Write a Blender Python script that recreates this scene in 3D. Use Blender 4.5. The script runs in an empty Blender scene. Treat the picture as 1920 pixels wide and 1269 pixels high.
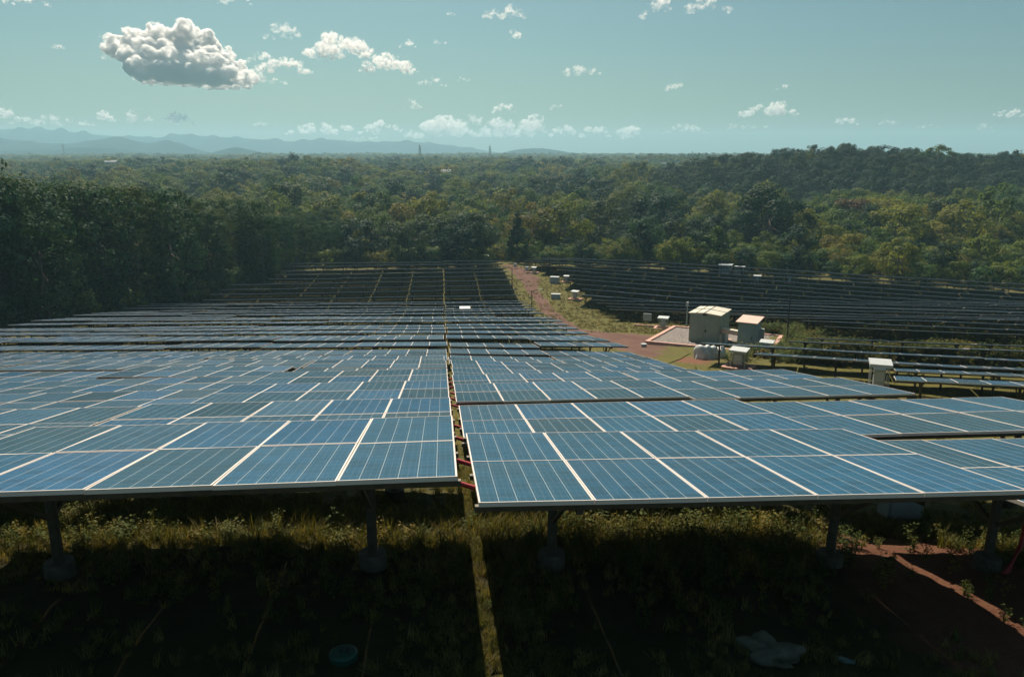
import bpy, bmesh, math, random
import numpy as np
from mathutils import Vector, Matrix, Euler
R = math.radians
random.seed(7)
rng = np.random.default_rng(11)
SC = bpy.context.scene
C = SC.collection

# ------------------------------------------------------------------ camera, world, sun, exposure
FPX, PITCH = 1460.0, R(13.26)                     # focal length in photo pixels (1920 wide), tilt below the horizon
cam = bpy.data.cameras.new('camera')
cam.sensor_width = 36.0
cam.lens = 36.0 * FPX / 1920.0
cam.clip_start = 0.1
cam.clip_end = 60000.0
cam_o = bpy.data.objects.new('camera', cam)
cam_o.rotation_euler = (R(90) - PITCH, 0, 0)
C.objects.link(cam_o)
SC.camera = cam_o

SUN_AZ, SUN_EL = R(-14.5), R(49)
sun_dir = Vector((math.sin(SUN_AZ) * math.cos(SUN_EL), math.cos(SUN_AZ) * math.cos(SUN_EL), math.sin(SUN_EL)))
W = bpy.data.worlds.new('World')
SC.world = W
W.use_nodes = True
wn = W.node_tree
wn.nodes.clear()
w_out = wn.nodes.new('ShaderNodeOutputWorld')
w_bg = wn.nodes.new('ShaderNodeBackground')
w_sky = wn.nodes.new('ShaderNodeTexSky')
w_sky.sky_type = 'NISHITA'
w_sky.sun_disc = False
w_sky.sun_elevation = SUN_EL
w_sky.sun_rotation = SUN_AZ
w_sky.altitude = 100
w_sky.air_density = 1.0
w_sky.dust_density = 2.0
w_sky.ozone_density = 1.0
w_tint = wn.nodes.new('ShaderNodeMix')            # the photograph's sky is teal rather than blue
w_tint.data_type = 'RGBA'
w_tint.blend_type = 'MULTIPLY'
w_tint.inputs[0].default_value = 1.0
w_tint.inputs[7].default_value = (0.67, 0.97, 0.93, 1)
wn.links.new(w_sky.outputs[0], w_tint.inputs[6])
wn.links.new(w_tint.outputs[2], w_bg.inputs[0])
w_bg.inputs[1].default_value = 0.041
wn.links.new(w_bg.outputs[0], w_out.inputs[0])

sun = bpy.data.lights.new('sun', 'SUN')
sun.energy = 5.0
sun.angle = R(0.5)
sun.color = (1.0, 0.86, 0.70)
sun_o = bpy.data.objects.new('sun', sun)
sun_o.rotation_euler = sun_dir.to_track_quat('Z', 'Y').to_euler()
sun_o.location = (0, 0, 60)
C.objects.link(sun_o)

SC.view_settings.view_transform = 'Standard'
SC.view_settings.look = 'None'
SC.view_settings.gamma = 1.0
SC.view_settings.exposure = 0.46
SC.cycles.use_denoising = True
SC.cycles.max_bounces = 16
SC.cycles.diffuse_bounces = 2
SC.cycles.glossy_bounces = 3
SC.cycles.transmission_bounces = 3
SC.cycles.volume_bounces = 16
SC.cycles.transparent_max_bounces = 6
SC.cycles.sample_clamp_indirect = 4.0
SC.cycles.caustics_reflective = False
SC.cycles.caustics_refractive = False

# ------------------------------------------------------------------ terrain
PY = np.array([-6000, -400, -30, -5, 3, 8, 11, 16, 20.5, 28, 36.5, 40, 47.5, 60, 67, 78, 99, 135, 160, 250, 500, 800, 1300, 2000, 3500, 9000.])
PZ = np.array([-4.2, -4.2, -3.6, -3.7, -3.9, -4.36, -5.15, -6.3, -7.2, -8.9, -10.9, -11.45, -12.6, -14.7, -15.5, -17.3, -19.75, -19.3, -21, -23, -21, -18, -13.5, -8, -7, -7.])
# (x, y, height, sigma x, sigma y): the wooded rises behind the field
HILLS = [(136, 345, 12.8, 52, 58), (215, 350, 11.5, 64, 60), (320, 345, 8.5, 85, 70), (78, 355, 6.0, 42, 58),
         (-130, 520, 9, 95, 70), (-330, 640, 7, 130, 90), (60, 640, 5, 120, 70), (-40, 800, 4, 160, 60), (-420, 1000, 4, 220, 90), (330, 900, 6, 300, 120)]
BUMPS = {}
def bump(X, Y, s=1.0, seed=0):
    if (s, seed) not in BUMPS:
        r = np.random.default_rng(1000 + seed); w = []
        for k in range(10):
            a = r.uniform(0, math.pi); f = (2 * math.pi / s) * r.uniform(0.45, 1.7); p = r.uniform(0, 6.28)
            w.append((math.cos(a) * f, math.sin(a) * f, p, r.uniform(0.4, 1)))
        BUMPS[(s, seed)] = w
    if np.ndim(X) == 0:
        return sum(math.sin(X * a + Y * b + p) * k for a, b, p, k in BUMPS[(s, seed)]) / 4.0
    o = np.zeros(np.broadcast(X, Y).shape)
    for a, b, p, k in BUMPS[(s, seed)]: o = o + np.sin(X * a + Y * b + p) * k
    return o / 4.0
def T(X, Y):
    X = np.asarray(X, float); Y = np.asarray(Y, float)
    z = np.interp(Y, PY, PZ) - 0.035 * (np.clip(X, -3, 22) + 3) * np.clip((70 - Y) / 40, 0, 1)
    for hx, hy, hh, sx, sy in HILLS:
        z = z + hh * np.exp(-((X - hx) / sx) ** 2 - ((Y - hy) / sy) ** 2)
    far = np.clip((np.hypot(X, Y) - 170) / 200, 0, 1)
    if np.ndim(far) == 0 and far <= 0: return z
    z = z + far * (2.6 * bump(X, Y, 190, 1) + 1.2 * bump(X, Y, 80, 2))
    return z
def G(X, Y):                                       # ground surface: the terrain with small lumps near by
    X = np.asarray(X, float); Y = np.asarray(Y, float)
    d = np.hypot(X, Y)
    near = np.clip((60 - d) / 40, 0, 1)
    return T(X, Y) + near * (0.05 * bump(X, Y, 2.2, 3) + 0.018 * bump(X, Y, 0.5, 4)) + 0.06 * bump(X, Y, 6, 5) * np.clip((d - 12) / 15, 0, 1)
def ray(px, py):
    a = (px - 960) / FPX; b = -(py - 634) / FPX
    d = Vector((a, math.cos(PITCH) + b * math.sin(PITCH), -math.sin(PITCH) + b * math.cos(PITCH)))
    return d.normalized()
def gnd(px, py, h=0.0):                            # where a sight line meets the ground (h above it)
    d = ray(px, py); t = 2.0; p = d * t
    while t < 6000:
        p = d * t
        if p.z < float(T(p.x, p.y)) + h: break
        t *= 1.01
    lo, hi = t / 1.01, t
    for _ in range(12):
        t = (lo + hi) / 2; p = d * t
        if p.z < float(T(p.x, p.y)) + h: hi = t
        else: lo = t
    return p
def zc(x, y, z): return y * math.cos(PITCH) - z * math.sin(PITCH)
def px_of(x, y, z):
    k = zc(x, y, z)
    return 960 + FPX * x / k, 634 - FPX * (y * math.sin(PITCH) + z * math.cos(PITCH)) / k

# ------------------------------------------------------------------ material helpers
def mat(name):
    m = bpy.data.materials.new(name)
    m.use_nodes = True
    nt = m.node_tree
    return m, nt, nt.nodes['Principled BSDF'], nt.nodes['Material Output']
def node(nt, t, **kw):
    n = nt.nodes.new(t)
    for k, v in kw.items(): setattr(n, k, v)
    return n
def math_n(nt, op, a, b=None, clamp=False):
    n = node(nt, 'ShaderNodeMath', operation=op)
    n.use_clamp = clamp
    for i, v in enumerate((a, b)):
        if v is None: continue
        if isinstance(v, (int, float)): n.inputs[i].default_value = v
        else: nt.links.new(v, n.inputs[i])
    return n.outputs[0]
def mixc(nt, fac, a, b, mode='MIX'):
    n = node(nt, 'ShaderNodeMix', data_type='RGBA', blend_type=mode)
    for i, v in ((0, fac), (6, a), (7, b)):
        if isinstance(v, (int, float)): n.inputs[i].default_value = v
        elif isinstance(v, tuple): n.inputs[i].default_value = v if len(v) == 4 else v + (1,)
        else: nt.links.new(v, n.inputs[i])
    return n.outputs[2]
def ramp(nt, fac, stops):
    n = node(nt, 'ShaderNodeValToRGB')
    e = n.color_ramp.elements
    while len(e) < len(stops): e.new(0.5)
    for i, (p, c) in enumerate(stops):
        e[i].position = p
        e[i].color = (c if len(c) == 4 else tuple(c) + (1,)) if isinstance(c, tuple) else (c, c, c, 1)
    nt.links.new(fac, n.inputs[0])
    return n.outputs[0]
def noise(nt, scale, detail=4, vec=None, rough=0.55):
    n = node(nt, 'ShaderNodeTexNoise')
    n.inputs['Scale'].default_value = scale
    n.inputs['Detail'].default_value = detail
    n.inputs['Roughness'].default_value = rough
    if vec is not None: nt.links.new(vec, n.inputs['Vector'])
    return n.outputs[0]
def simple(name, col, rough=0.6, metal=0.0, var=0.25, scale=6.0, bumpy=0.0, spec=0.5):
    m, nt, b, o = mat(name)
    tc = node(nt, 'ShaderNodeTexCoord').outputs['Object']
    n = noise(nt, scale, 5, tc)
    lo = tuple(c * (1 - var) for c in col); hi = tuple(min(1, c * (1 + var)) for c in col)
    nt.links.new(ramp(nt, n, [(0.3, lo), (0.7, hi)]), b.inputs['Base Color'])
    b.inputs['Roughness'].default_value = rough
    b.inputs['Metallic'].default_value = metal
    b.inputs['Specular IOR Level'].default_value = spec
    if bumpy:
        bn = node(nt, 'ShaderNodeBump'); bn.inputs['Strength'].default_value = bumpy
        nt.links.new(noise(nt, scale * 3, 4, tc), bn.inputs['Height'])
        nt.links.new(bn.outputs[0], b.inputs['Normal'])
    return m

# ------------------------------------------------------------------ materials
def make_cells():
    m, nt, b, o = mat('solar_cells')
    uv = node(nt, 'ShaderNodeUVMap').outputs[0]
    sep = node(nt, 'ShaderNodeSeparateXYZ'); nt.links.new(uv, sep.inputs[0])
    u6 = math_n(nt, 'MULTIPLY', sep.outputs[0], 6.0); v10 = math_n(nt, 'MULTIPLY', sep.outputs[1], 10.0)
    fu = math_n(nt, 'FRACT', u6); fv = math_n(nt, 'FRACT', v10)
    du = math_n(nt, 'ABSOLUTE', math_n(nt, 'SUBTRACT', fu, 0.5)); dv = math_n(nt, 'ABSOLUTE', math_n(nt, 'SUBTRACT', fv, 0.5))
    lu = math_n(nt, 'GREATER_THAN', du, 0.4815); lv = math_n(nt, 'GREATER_THAN', dv, 0.489)
    gap = math_n(nt, 'MAXIMUM', lu, math_n(nt, 'MULTIPLY', lv, 0.3))
    fb = math_n(nt, 'ABSOLUTE', math_n(nt, 'SUBTRACT', math_n(nt, 'FRACT', math_n(nt, 'MULTIPLY', fu, 3.0)), 0.5))
    bus = math_n(nt, 'MULTIPLY', math_n(nt, 'LESS_THAN', fb, 0.03), 0.28)
    isl = node(nt, 'ShaderNodeNewGeometry').outputs['Random Per Island']
    orn = node(nt, 'ShaderNodeObjectInfo').outputs['Random']
    rnd = math_n(nt, 'FRACT', math_n(nt, 'ADD', math_n(nt, 'MULTIPLY', isl, 7.31), math_n(nt, 'MULTIPLY', orn, 3.17)))
    rnd2 = math_n(nt, 'FRACT', math_n(nt, 'MULTIPLY', rnd, 13.7))
    wv = node(nt, 'ShaderNodeTexWhiteNoise', noise_dimensions='3D')
    cmb = node(nt, 'ShaderNodeCombineXYZ')
    nt.links.new(math_n(nt, 'FLOOR', u6), cmb.inputs[0]); nt.links.new(math_n(nt, 'FLOOR', v10), cmb.inputs[1]); nt.links.new(rnd, cmb.inputs[2])
    nt.links.new(cmb.outputs[0], wv.inputs[0])
    col = ramp(nt, rnd, [(0.0, (0.006, 0.042, 0.076)), (0.35, (0.006, 0.055, 0.108)), (0.7, (0.006, 0.064, 0.130)), (0.9, (0.005, 0.068, 0.158)), (1.0, (0.008, 0.036, 0.056))])
    tc = node(nt, 'ShaderNodeTexCoord').outputs['Object']
    crys = noise(nt, 55.0, 3, tc)
    k = math_n(nt, 'ADD', 0.62, math_n(nt, 'ADD', math_n(nt, 'MULTIPLY', wv.outputs[0], 0.35), math_n(nt, 'MULTIPLY', crys, 0.5)))
    cn = node(nt, 'ShaderNodeCombineColor')
    for i in range(3): nt.links.new(k, cn.inputs[i])
    col = mixc(nt, 1.0, col, cn.outputs[0], 'MULTIPLY')
    col = mixc(nt, bus, col, (0.20, 0.24, 0.27))
    col = mixc(nt, gap, col, (0.32, 0.37, 0.40))
    dust = noise(nt, 2.2, 5, tc)
    col = mixc(nt, math_n(nt, 'MULTIPLY', ramp(nt, dust, [(0.4, 0.0), (0.8, 0.025)]), 1.0), col, (0.28, 0.27, 0.24))
    mpv = node(nt, 'ShaderNodeMapping'); mpv.inputs['Scale'].default_value = (16.0, 0.9, 1.0); nt.links.new(tc, mpv.inputs[0])
    streak = noise(nt, 1.0, 4, mpv.outputs[0])
    low = math_n(nt, 'POWER', sep.outputs[1], 5.0)
    col = mixc(nt, math_n(nt, 'ADD', math_n(nt, 'MULTIPLY', ramp(nt, streak, [(0.5, 0.0), (0.8, 0.04)]), 1.0), math_n(nt, 'MULTIPLY', low, 0.03)), col, (0.30, 0.29, 0.26))
    vor = node(nt, 'ShaderNodeTexVoronoi'); vor.inputs['Scale'].default_value = 1.1; nt.links.new(tc, vor.inputs['Vector'])
    spot = math_n(nt, 'LESS_THAN', vor.outputs['Distance'], math_n(nt, 'MULTIPLY', math_n(nt, 'SUBTRACT', rnd2, 0.72), 0.10))
    col = mixc(nt, math_n(nt, 'MULTIPLY', spot, 0.6), col, (0.45, 0.44, 0.40))
    nt.links.new(col, b.inputs['Base Color'])
    nt.links.new(math_n(nt, 'ADD', 0.17, math_n(nt, 'ADD', math_n(nt, 'MULTIPLY', rnd2, 0.10), math_n(nt, 'MULTIPLY', dust, 0.08))), b.inputs['Roughness'])
    b.inputs['IOR'].default_value = 1.31
    return m
M = {}
M['cells'] = make_cells()
M['frame'] = simple('anodised_aluminium', (0.74, 0.66, 0.60), 0.42, 0.2, 0.06, 3.0)
M['back'] = simple('white_backsheet', (0.42, 0.42, 0.42), 0.6)
M['steel'] = simple('galvanised_steel', (0.085, 0.072, 0.050), 0.55, 0.3, 0.3, 8.0)
M['concrete'] = simple('footing_concrete', (0.10, 0.085, 0.06), 0.9, 0, 0.35, 9.0, 0.4)
M['pinkcon'] = simple('kerb_concrete', (0.58, 0.34, 0.27), 0.9, 0, 0.22, 4.0, 0.3)
M['red'] = simple('red_conduit', (0.42, 0.025, 0.03), 0.4, 0, 0.15, 5.0)
M['white'] = simple('white_enamel', (0.52, 0.55, 0.55), 0.45, 0, 0.08, 3.0)
M['greybox'] = simple('grey_enamel', (0.40, 0.44, 0.43), 0.5, 0, 0.10, 3.0)
M['greenbox'] = simple('grey_green_enamel', (0.25, 0.31, 0.25), 0.5, 0, 0.10, 1.5)
M['blueroof'] = simple('blue_edge_enamel', (0.10, 0.33, 0.62), 0.5, 0, 0.1)
M['bluegrey'] = simple('blue_grey_enamel', (0.20, 0.30, 0.33), 0.45, 0, 0.12, 1.5)
M['paleroof'] = simple('pale_roof_sheet', (0.62, 0.58, 0.47), 0.6, 0, 0.12, 2.0)
M['pinkroof'] = simple('faded_pink_roof_sheet', (0.66, 0.45, 0.37), 0.6, 0, 0.12, 2.0)
M['dark'] = simple('dark_metal', (0.02, 0.022, 0.022), 0.6)
M['pole'] = simple('dark_pole_paint', (0.025, 0.03, 0.03), 0.5)
M['gravel'] = simple('pale_gravel', (0.19, 0.165, 0.15), 0.95, 0, 0.75, 7.0, 0.8)
M['tarp'] = simple('white_sheeting', (0.55, 0.58, 0.56), 0.5, 0, 0.2, 3.0)
M['sack'] = simple('woven_sack', (0.085, 0.082, 0.055), 0.8, 0, 0.3, 14.0, 0.3)
M['lid'] = simple('green_plastic', (0.004, 0.060, 0.036), 0.45, 0, 0.2)
M['bottle'] = simple('crumpled_plastic', (0.09, 0.14, 0.12), 0.25, 0, 0.3, 20.0)
M['bark'] = simple('bark', (0.14, 0.11, 0.08), 0.9, 0, 0.4, 5.0, 0.3)
M['plaster'] = simple('white_plaster', (0.6, 0.58, 0.52), 0.8)
M['tinroof'] = simple('pale_tin_roof', (0.20, 0.23, 0.24), 0.7)

def make_leaf(name, cols, trans=0.48, spec=0.10, rough=0.6):
    m, nt, b, o = mat(name)
    isl = node(nt, 'ShaderNodeNewGeometry').outputs['Random Per Island']
    orn = node(nt, 'ShaderNodeObjectInfo').outputs['Random']
    base = ramp(nt, orn, cols)
    k = math_n(nt, 'ADD', 0.55, math_n(nt, 'MULTIPLY', isl, 0.9))
    cn = node(nt, 'ShaderNodeCombineColor')
    for i in range(3): nt.links.new(k, cn.inputs[i])
    col = mixc(nt, 1.0, base, cn.outputs[0], 'MULTIPLY')
    nt.links.new(col, b.inputs['Base Color'])
    b.inputs['Roughness'].default_value = rough
    b.inputs['Specular IOR Level'].default_value = spec
    tr = node(nt, 'ShaderNodeBsdfTranslucent')
    nt.links.new(mixc(nt, 1.0, col, (1.0, 0.95, 0.4), 'MULTIPLY'), tr.inputs[0])
    mx = node(nt, 'ShaderNodeMixShader'); mx.inputs[0].default_value = trans
    nt.links.new(b.outputs[0], mx.inputs[1]); nt.links.new(tr.outputs[0], mx.inputs[2])
    nt.links.new(mx.outputs[0], o.inputs['Surface'])
    return m
M['leaf'] = make_leaf('mixed_foliage', [(0.0, (0.034, 0.090, 0.050)), (0.25, (0.062, 0.128, 0.050)), (0.5, (0.100, 0.155, 0.044)), (0.75, (0.130, 0.168, 0.040)), (0.92, (0.155, 0.170, 0.040)), (1.0, (0.155, 0.140, 0.044))])
M['leaf_wood'] = make_leaf('glossy_wood_foliage', [(0.0, (0.026, 0.072, 0.042)), (0.6, (0.050, 0.098, 0.040)), (1.0, (0.088, 0.115, 0.038))], 0.24, 0.03, 0.6)
M['leaf_dark'] = make_leaf('dark_foliage', [(0.0, (0.014, 0.046, 0.032)), (0.7, (0.026, 0.064, 0.036)), (1.0, (0.050, 0.080, 0.034))], 0.28, 0.08)
M['leaf_yellow'] = make_leaf('yellow_green_foliage', [(0.0, (0.110, 0.165, 0.042)), (0.4, (0.155, 0.192, 0.042)), (0.8, (0.200, 0.208, 0.042)), (1.0, (0.22, 0.19, 0.045))], 0.45, 0.08)
M['leaf_rust'] = make_leaf('rusty_foliage', [(0.0, (0.11, 0.062, 0.035)), (1.0, (0.12, 0.07, 0.035))], 0.25, 0.1)
M['grass'] = make_leaf('grass_blades', [(0.0, (0.085, 0.100, 0.026)), (0.5, (0.150, 0.140, 0.040)), (0.8, (0.21, 0.18, 0.055)), (1.0, (0.27, 0.21, 0.08))], 0.35, 0.15, 0.6)
M['weed'] = make_leaf('weed_leaves', [(0.0, (0.065, 0.100, 0.030)), (0.7, (0.115, 0.130, 0.040)), (1.0, (0.21, 0.16, 0.04))], 0.4, 0.05, 0.6)

def make_ground():
    m, nt, b, o = mat('soil_and_turf')
    tc = node(nt, 'ShaderNodeTexCoord').outputs['Object']
    at = node(nt, 'ShaderNodeAttribute', attribute_name='soil').outputs['Fac']
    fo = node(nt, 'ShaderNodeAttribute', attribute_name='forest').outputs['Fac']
    n1 = noise(nt, 0.35, 6, tc); n2 = noise(nt, 3.0, 6, tc); n3 = noise(nt, 28.0, 4, tc)
    turf = ramp(nt, n2, [(0.25, (0.050, 0.058, 0.016)), (0.5, (0.105, 0.098, 0.026)), (0.75, (0.155, 0.125, 0.034))])
    soil = ramp(nt, n3, [(0.3, (0.095, 0.042, 0.024)), (0.55, (0.19, 0.085, 0.050)), (0.8, (0.32, 0.19, 0.13))])
    f = math_n(nt, 'ADD', math_n(nt, 'MULTIPLY', n1, 0.9), math_n(nt, 'MULTIPLY', n2, 0.55))
    f = math_n(nt, 'ADD', f, math_n(nt, 'SUBTRACT', at, 0.5))
    f = ramp(nt, f, [(0.70, 0.0), (0.92, 1.0)])
    col = mixc(nt, f, turf, soil)
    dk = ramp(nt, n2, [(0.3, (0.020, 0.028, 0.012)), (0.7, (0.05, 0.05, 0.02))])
    shd_fac = node(nt, 'ShaderNodeAttribute', attribute_name='near_shade').outputs['Fac']
    col = mixc(nt, math_n(nt, 'MULTIPLY', shd_fac, 0.80), col, mixc(nt, f, (0.014, 0.012, 0.006), (0.085, 0.038, 0.021)))  # near ground coloured darker to deepen the shade under the tables
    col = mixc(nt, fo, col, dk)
    nt.links.new(col, b.inputs['Base Color'])
    b.inputs['Roughness'].default_value = 0.95
    b.inputs['Specular IOR Level'].default_value = 0.15
    bn = node(nt, 'ShaderNodeBump'); bn.inputs['Strength'].default_value = 0.7; bn.inputs['Distance'].default_value = 0.08
    nt.links.new(math_n(nt, 'ADD', math_n(nt, 'MULTIPLY', n2, 1.0), math_n(nt, 'MULTIPLY', n3, 0.35)), bn.inputs['Height'])
    nt.links.new(bn.outputs[0], b.inputs['Normal'])
    return m
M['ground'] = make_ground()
def make_road():
    m, nt, b, o = mat('red_laterite')
    tc = node(nt, 'ShaderNodeTexCoord').outputs['Object']
    uv = node(nt, 'ShaderNodeUVMap').outputs[0]
    n1 = noise(nt, 0.5, 6, tc); n3 = noise(nt, 9.0, 5, tc)
    col = ramp(nt, n1, [(0.3, (0.095, 0.048, 0.036)), (0.7, (0.150, 0.080, 0.060))])
    col = mixc(nt, ramp(nt, n3, [(0.35, 0.0), (0.75, 0.45)]), col, (0.21, 0.135, 0.105))
    sep = node(nt, 'ShaderNodeSeparateXYZ'); nt.links.new(uv, sep.inputs[0])
    tr = math_n(nt, 'ABSOLUTE', math_n(nt, 'SUBTRACT', math_n(nt, 'ABSOLUTE', math_n(nt, 'SUBTRACT', sep.outputs[0], 0.5)), 0.22))
    col = mixc(nt, math_n(nt, 'MULTIPLY', ramp(nt, tr, [(0.03, 1.0), (0.12, 0.0)]), 0.35), col, (0.085, 0.040, 0.032))
    edge = math_n(nt, 'ABSOLUTE', math_n(nt, 'SUBTRACT', math_n(nt, 'MULTIPLY', sep.outputs[0], 2.0), 1.0))
    edge = math_n(nt, 'MAXIMUM', edge, math_n(nt, 'ADD', math_n(nt, 'MULTIPLY', math_n(nt, 'SUBTRACT', sep.outputs[1], 0.84), 7.0), 0.25))
    e2 = math_n(nt, 'ADD', edge, math_n(nt, 'MULTIPLY', math_n(nt, 'SUBTRACT', noise(nt, 0.9, 6, tc), 0.5), 1.1))
    turf = ramp(nt, noise(nt, 3.0, 6, tc), [(0.25, (0.050, 0.058, 0.016)), (0.5, (0.105, 0.098, 0.026)), (0.75, (0.155, 0.125, 0.034))])
    col = mixc(nt, ramp(nt, e2, [(0.80, 0.0), (0.98, 1.0)]), col, turf)
    nt.links.new(col, b.inputs['Base Color'])
    b.inputs['Roughness'].default_value = 0.95
    b.inputs['Specular IOR Level'].default_value = 0.15
    bn = node(nt, 'ShaderNodeBump'); bn.inputs['Strength'].default_value = 0.5; bn.inputs['Distance'].default_value = 0.05
    nt.links.new(n3, bn.inputs['Height']); nt.links.new(bn.outputs[0], b.inputs['Normal'])
    return m
M['road'] = make_road()

# ------------------------------------------------------------------ mesh builder
class MB:
    def __init__(s): s.v = []; s.f = []; s.m = []; s.uv = {}
    def add(s, vs, fs, mi=0):
        k = len(s.v); s.v += [tuple(p) for p in vs]
        for f in fs: s.f.append(tuple(i + k for i in f)); s.m.append(mi)
    def box(s, c, d, mi=0, rot=None):
        hx, hy, hz = d[0] / 2, d[1] / 2, d[2] / 2
        vs = [Vector((x, y, z)) for z in (-hz, hz) for y in (-hy, hy) for x in (-hx, hx)]
        if rot is not None: vs = [rot @ p for p in vs]
        c = Vector(c)
        s.add([p + c for p in vs], [(0, 2, 3, 1), (4, 5, 7, 6), (0, 1, 5, 4), (2, 6, 7, 3), (0, 4, 6, 2), (1, 3, 7, 5)], mi)
    def tube(s, pts, rad, n=10, mi=0, cap=True):
        pts = [Vector(p) for p in pts]
        if not isinstance(rad, (list, tuple)): rad = [rad] * len(pts)
        rings = []
        for i, p in enumerate(pts):
            t = (pts[min(i + 1, len(pts) - 1)] - pts[max(i - 1, 0)]).normalized()
            a = t.cross(Vector((0, 0, 1)) if abs(t.z) < 0.9 else Vector((1, 0, 0))).normalized(); b = t.cross(a)
            rings.append([p + (a * math.cos(6.2832 * k / n) + b * math.sin(6.2832 * k / n)) * rad[i] for k in range(n)])
        vs = [q for r in rings for q in r]; fs = []
        for i in range(len(pts) - 1):
            for k in range(n): fs.append((i * n + k, i * n + (k + 1) % n, (i + 1) * n + (k + 1) % n, (i + 1) * n + k))
        if cap: fs.append(tuple(range(n))[::-1]); fs.append(tuple((len(pts) - 1) * n + k for k in range(n)))
        s.add(vs, fs, mi)
    def bar(s, a, b, w, h, mi=0):
        a, b = Vector(a), Vector(b); t = b - a
        s.box((a + b) / 2, (w, t.length, h), mi, t.to_track_quat('Y', 'Z').to_matrix())
    def quad_uv(s, vs, mi=0):
        s.uv[len(s.f)] = [(0, 0), (1, 0), (1, 1), (0, 1)]
        s.add(vs, [(0, 1, 2, 3)], mi)
    def join(s, o, mw=None, mi_map=None):
        k, kf = len(s.v), len(s.f)
        s.v += [tuple(mw @ Vector(p)) for p in o.v] if mw is not None else o.v
        for f, mi in zip(o.f, o.m): s.f.append(tuple(i + k for i in f)); s.m.append(mi if mi_map is None else mi_map[mi])
        for fi, u in o.uv.items(): s.uv[fi + kf] = u
    def mesh(s, name, mats, smooth=False):
        me = bpy.data.meshes.new(name)
        me.from_pydata(s.v, [], s.f)
        for m in mats: me.materials.append(m)
        me.polygons.foreach_set('material_index', s.m)
        if smooth: me.polygons.foreach_set('use_smooth', [True] * len(s.f))
        if s.uv:
            ul = me.uv_layers.new(name='UVMap')
            for fi, u in s.uv.items():
                p = me.polygons[fi]
                for li, w in zip(p.loop_indices, u): ul.data[li].uv = w
        me.update()
        return me
    def build(s, name, mats, parent=None, smooth=False):
        return link(name, s.mesh(name, mats if isinstance(mats, (list, tuple)) else [mats], smooth), parent)
def link(name, me, parent=None, loc=None, rot=None):
    o = bpy.data.objects.new(name, me); C.objects.link(o)
    if parent is not None: o.parent = parent
    if loc is not None: o.location = loc
    if rot is not None: o.rotation_euler = rot
    return o
def tag(o, label=None, cat=None, group=None, kind=None):
    for k, v in (('label', label), ('category', cat), ('group', group), ('kind', kind)):
        if v: o[k] = v
    return o
def empty(name, loc, rz=0.0, label=None, cat=None, group=None):
    o = bpy.data.objects.new(name, None); C.objects.link(o)
    o.location = loc; o.rotation_euler = (0, 0, rz); o.empty_display_size = 0.3
    return tag(o, label, cat, group)
def np_mesh(name, v, quads, mats, midx=None, smooth=False):
    me = bpy.data.meshes.new(name)
    v = np.asarray(v, np.float32); q = np.asarray(quads, np.int32); n = q.shape[1]
    me.vertices.add(len(v)); me.vertices.foreach_set('co', v.ravel())
    me.loops.add(q.size); me.loops.foreach_set('vertex_index', q.ravel())
    me.polygons.add(len(q)); me.polygons.foreach_set('loop_start', np.arange(0, q.size, n, dtype=np.int32))
    if midx is not None: me.polygons.foreach_set('material_index', np.asarray(midx, np.int32))
    if smooth: me.polygons.foreach_set('use_smooth', np.ones(len(q), bool))
    for m in mats: me.materials.append(m)
    me.update(calc_edges=True)
    return me

# ------------------------------------------------------------------ field layout
TH_A, TH_B = R(5.2), R(-24.5)                      # yaw of the central field and of the field beyond the road
dA = Vector((-math.sin(TH_A), math.cos(TH_A), 0)); rA = Vector((math.cos(TH_A), math.sin(TH_A), 0)); OA = Vector((0.17, 0, 0))
dB = Vector((-math.sin(TH_B), math.cos(TH_B), 0)); rB = Vector((math.cos(TH_B), math.sin(TH_B), 0))
PW, PL, NC, PG = 1.003, 1.655, 5, 0.007
TW = NC * (PW + PG) - PG; SL = 2 * PL + PG
TILT = R(10)
road_px = [((936, 496), (966, 497)), ((950, 505), (995, 511)), ((969, 520), (1016, 522)), ((983, 539), (1008, 543)), ((1000, 562), (1028, 564)), ((1020, 588), (1051, 588)),
           ((1038, 606), (1073, 605)), ((1068, 622), (1095, 617)), ((1118, 642), (1150, 624)), ((1160, 660), (1213, 627)), ((1205, 674), (1246, 634)), ((1250, 684), (1296, 662))]
road_g = [(gnd(*a), gnd(*b)) for a, b in road_px]

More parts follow.
